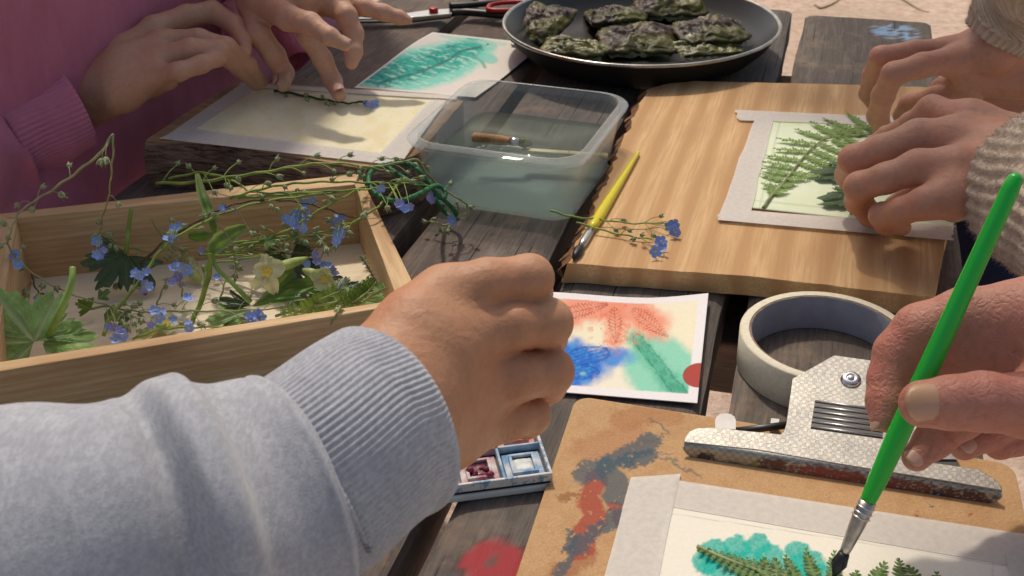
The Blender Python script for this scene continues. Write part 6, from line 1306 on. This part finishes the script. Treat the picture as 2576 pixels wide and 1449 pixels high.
# person in the oatmeal jumper: two hands at the upper right --------------------
pb = thing('person', P(2700, 500, .05), 'person in an oatmeal knitted jumper arranging a fern with both hands', 'person')
hand('hand', SK_right, pb,
     palm=[[(2600, 60, .118, 56), (2570, 95, .112, 62), (2500, 130, .108, 60)], [(2560, 40, .115, 50), (2530, 95, .11, 52)], [(2540, 90, .110, 50), (2460, 112, .106, 38), (2385, 125, .102, 28)], [(2540, 120, .105, 52), (2470, 140, .1, 46), (2400, 160, .098, 34)], [(2570, 190, .085, 60), (2500, 180, .085, 48), (2420, 190, .085, 34)], [(2640, 240, .06, 50), (2560, 240, .058, 42), (2470, 250, .055, 34)]],
     fingers=[[(2390, 122, .102, 27), (2300, 128, .102, 26), (2215, 142, .098, 25), (2192, 190, .070, 22), (2182, 235, .048, 20), (2196, 262, .038, 17)],
              [(2400, 150, .100, 34), (2320, 165, .1, 31), (2248, 186, .094, 29), (2222, 240, .070, 28), (2208, 290, .045, 26), (2218, 322, ZB+.016, 24)],
              [(2520, 200, .082, 46), (2440, 205, .080, 36), (2370, 222, .066, 26), (2325, 258, .045, 22), (2280, 300, ZB+.014, 18)],
              [(2440, 235, .07, 34), (2350, 250, .06, 30), (2290, 262, .045, 26), (2265, 290, .032, 20)]],
     creases=[([(2560, 215, .08, 4), (2470, 238, .075, 4)], .0014)], vox=.0014, kp=.011, kf=.004, kk=.0014, kpf=.008)
hand('hand', SK_right, pb,
     palm=[[(2640, 450, .095, 95), (2560, 425, .083, 100), (2480, 405, .08, 98)], [(2540, 345, .088, 62), (2440, 310, .092, 52), (2345, 278, .090, 34)], [(2520, 380, .086, 60), (2400, 350, .090, 50), (2310, 345, .088, 40)], [(2520, 430, .08, 60), (2400, 425, .084, 50), (2310, 420, .082, 40)], [(2500, 490, .07, 60), (2400, 495, .072, 50), (2330, 510, .07, 36)], [(2400, 420, .06, 60), (2330, 450, .055, 45)]],
     fingers=[[(2345, 276, .090, 33), (2290, 310, .076, 26), (2230, 340, .055, 22), (2190, 365, .040, 20)],
              [(2310, 345, .088, 42), (2220, 378, .082, 39), (2148, 402, .072, 37), (2136, 440, .050, 33), (2155, 480, .034, 28)],
              [(2310, 422, .082, 42), (2230, 448, .074, 38), (2162, 470, .064, 37), (2160, 505, .046, 33), (2190, 540, .030, 30), (2215, 555, ZB+.012, 22)],
              [(2335, 510, .070, 38), (2270, 530, .060, 34), (2220, 542, .050, 32), (2228, 562, .038, 27), (2270, 572, ZB+.014, 22)],
              [(2400, 520, .045, 40), (2330, 500, .045, 28), (2280, 495, .042, 22), (2245, 510, .035, 18)]],
     creases=[([(2175, 455, .085, 4), (2240, 430, .092, 4), (2300, 400, .096, 3)], .0016), ([(2200, 508, .07, 4), (2270, 488, .08, 4)], .0014)], vox=.00115, kp=.012, kf=.004, kk=.0010, kpf=.008)
def cufb(S_, TH): return ribs(34, .0011, .8)(S_, TH)*(1+.0*S_)+.0007*np.sin(S_*26+3*np.sin(TH*3))+.0003*np.sin(S_*140+TH*9)+.002*np.sin(TH*2+1)
o = sleeve('sleeve', C_knit, pb, [(2980, 600, .130, 285), (2820, 545, .112, 248), (2710, 502, .096, 216), (2612, 468, .082, 190)], seg=420, disp=cufb, sub=16)
add_fuzz('wool_fibres', o, C_knit, pb, 16000, .0030, .00009, 4)
o = sleeve('sleeve', C_knit, pb, [(2700, -180, .215, 160), (2622, -56, .170, 134), (2556, 36, .136, 112), (2512, 96, .116, 94)], seg=300, disp=cufb, sub=12)
add_fuzz('wool_fibres', o, C_knit, pb, 3000, .0035, .00009, 5)
V, f = tube(spl([P(2420, 500, -.06), P(2520, 640, -.06), P(2700, 700, -.08)], 8), [.032, .036, .038, .04, .042, .044, .046, .048, .05, .052, .054, .056, .058, .06, .06, .06, .06], 30); mk('trouser_leg', V, f, C_navy, pb, smooth=True)

# older hand with the green brush ---------------------------------------------
po = thing('person', P(2650, 1050, .12), 'weathered hand of an older person gripping the green paintbrush over the clipboard', 'person')
hand('hand', SK_old, po,
     palm=[[(2800, 860, .53, 200), (2730, 880, .53, 180), (2650, 880, .535, 150)], [(2740, 800, .53, 120), (2640, 800, .53, 96), (2550, 800, .533, 82)], [(2750, 1000, .515, 120), (2660, 1010, .510, 95)], [(2700, 980, .53, 120), (2560, 940, .54, 80), (2450, 930, .548, 62), (2380, 900, .55, 50)], [(2600, 860, .535, 90), (2480, 870, .54, 66), (2400, 880, .545, 52)]],
     fingers=[[(2560, 800, .533, 80), (2430, 800, .538, 76), (2318, 835, .543, 70), (2262, 890, .546, 61), (2240, 955, .545, 54), (2228, 1010, .541, 46), (2226, 1050, .538, 38)],
              [(2700, 1030, .510, 92), (2580, 1020, .505, 80), (2470, 1010, .503, 73), (2395, 1013, .503, 66), (2322, 1016, .504, 60)],
              [(2640, 930, .535, 75), (2520, 985, .545, 60), (2420, 1050, .545, 52), (2350, 1105, .540, 46), (2305, 1150, .536, 36)],
              [(2660, 980, .550, 68), (2560, 1040, .560, 54), (2480, 1085, .558, 48), (2425, 1120, .553, 38)],
              [(2720, 1000, .560, 66), (2620, 1060, .568, 54), (2560, 1095, .566, 48), (2515, 1115, .562, 42)]],
     creases=[([(2436+26*k+4*math.sin(k*3), 952+3*math.sin(k), .486, 3.2), (2446+26*k, 985, .480, 4.0), (2440+26*k+6*math.sin(k*2), 1020, .479, 3.6), (2446+26*k, 1062, .486, 3.0)], .0013-.0002*abs(k-2)) for k in range(5)]
      +[([(2420, 985, .482, 3), (2470, 992, .479, 3), (2530, 985, .482, 3)], .0007), ([(2425, 1035, .482, 3), (2480, 1030, .48, 3), (2540, 1040, .484, 3)], .0006), ([(2400, 960, .486, 2.6), (2412, 1010, .482, 2.8), (2404, 1055, .486, 2.6)], .0008),
        ([(2196, 925, .532, 3), (2232, 925, .527, 4), (2262, 942, .526, 4), (2292, 960, .53, 3.4)], .0016), ([(2200, 905, .532, 2.6), (2240, 908, .528, 2.6), (2280, 928, .528, 2.6)], .0007), ([(2218, 862, .536, 3), (2262, 872, .53, 3), (2318, 868, .53, 3)], .0007),
        ([(2262, 800, .532, 3.4), (2318, 806, .526, 4), (2338, 850, .526, 3.6), (2340, 905, .530, 3.2)], .0013), ([(2290, 780, .530, 3), (2340, 790, .524, 3.2), (2362, 840, .524, 3), (2366, 900, .528, 3)], .0008), ([(2250, 830, .535, 2.6), (2300, 836, .528, 2.6)], .0006),
        ([(2400, 735, .522, 3), (2416, 790, .516, 3), (2410, 850, .518, 3)], .0008), ([(2460, 728, .52, 3), (2452, 800, .516, 3), (2470, 870, .52, 3)], .0008), ([(2520, 735, .52, 4), (2505, 800, .514, 4), (2470, 860, .516, 5), (2400, 900, .53, 5)], .0016),
        ([(2576, 760, .515, 4), (2540, 830, .512, 4), (2555, 900, .52, 4)], .0012), ([(2450, 760, .518, 2.4), (2540, 748, .515, 2.4)], .0006), ([(2430, 820, .518, 2.4), (2520, 790, .515, 2.4)], .0006)],
     vox=.00070, kp=.012, kf=.004, kk=.0012, kpf=.008)
nail(po, NAILO, (2314, 1015, .504), (2420, 1012, .503), 61, (.0, -.76, .66), 1.05, 60, start=-.14)
nail(po, NAILO, (2228, 1056, .538), (2230, 1005, .541), 36, (-.9, -.2, .1), .9, 45)
nail(po, NAIL, (2303, 1152, .536), (2345, 1108, .540), 35, (-.3, -.6, .7), 1.0, 52)
nail(po, NAIL, (2428, 1120, .553), (2475, 1088, .558), 37, (-.1, -.6, .75), 1.0, 50)

M_grn = plain('green_plastic', (.008, .42, .035), .25, sss=.05)
bt = P(2096, 1452, ZC+.004); bt2 = P(2560, 436, .50)
brush('green_brush', 'long bright green paintbrush held upright with its black tip on the paper', bt, bt2, 1, M_grn,
      [(.185, .0034), (.21, .0038), (.26, .0046), (.36, .0052), (.46, .0050), (.62, .0046), (.82, .0042), (.96, .0040), (.99, .0034), (1.0, .0016)], [(.058, .0022), (.08, .0027), (.13, .0036), (.165, .0040), (.20, .0041)], [(0, .0004), (.015, .0020), (.035, .0034), (.055, .0030), (.065, .0026)],
      metal=plain('brushed_ferrule', (.42, .40, .38), .30, metal=1, nz=.2, nscale=200))
for fr_ in (.160, .172, .186):
    d_ = (bt2-bt); c_ = bt+d_*fr_; V, f = tube([c_-d_*.0022, c_, c_+d_*.0022], [.0040, .0046, .0041], 20)
    mk('crimp', V, f, M_steel, [o for o in bpy.data.objects if o.name == 'green_brush'][0], smooth=True)

# ------------------------------------------------------------------ leafy tree added overhead, out of the frame, to dapple the hands with shade
def canopy(label, spots, n, seed, hgt=(1.5, 2.3), name='unseen_shade_tree'):
    r_ = np.random.default_rng(seed); V = []; Fc = []; sdn = np.array(sd)
    o_ = thing(name, P(1800, 0, 0)+np.array([0, 2.2, -.72]), label, 'tree')
    for k in range(n):
        x, y, z, rx, ry = spots[r_.integers(len(spots))]; a = r_.uniform(0, 6.28); q = math.sqrt(r_.random())
        h = r_.uniform(*hgt); c = P(x+rx*q*math.cos(a), y+ry*q*math.sin(a), z)+sdn*h/sdn[2]; d = r_.normal(0, 1, 3); d[2] *= .4; d /= np.linalg.norm(d); s_ = np.cross(d, r_.normal(0, 1, 3)*[.4, .4, 1]); s_ /= np.linalg.norm(s_); L = r_.uniform(.02, .038); w = L*.42; i = len(V)
        V += [c-d*L, c-d*L*.3+s_*w, c+d*L*.4+s_*w*.8, c+d*L, c+d*L*.4-s_*w*.8, c-d*L*.3-s_*w]; Fc.append(tuple(range(i, i+6)))
    m = mk('foliage', V, Fc, leafmat('canopy_leaf', (.07, .13, .03), (.1, .2, .05), .5, .3), o_, col=np.zeros((len(V), 3))); m['kind'] = 'stuff'
    base = P(1800, 0, 0)+np.array([0, 2.2, -.72]); top = base+[0, -.2, 3.0]; V, f = tube(spl([base, base+[.1, 0, 1.4], top], 6), np.linspace(.13, .07, 13), 14); mk('trunk', V, f, M_gbark, o_, smooth=True)
    for x, y, z, rx, ry in spots:
        e = P(x, y, z)+sdn*1.9/sdn[2]; V, f = tube(spl([base+[.05, -.1, 2.2], (base+[.05, -.1, 2.2]+e)/2+[0, 0, .2], e], 6), np.linspace(.035, .006, 13), 8); mk('branch', V, f, M_gbark, o_, smooth=True)
canopy('unseen tree with leafy branches added over the picnic table to shade the hands', [(2380, 200, .08, 190, 120), (2330, 420, .08, 230, 150), (300, 190, .08, 200, 90), (2480, 930, .15, 240, 150), (2150, 230, .02, 260, 60)], 800, 3)
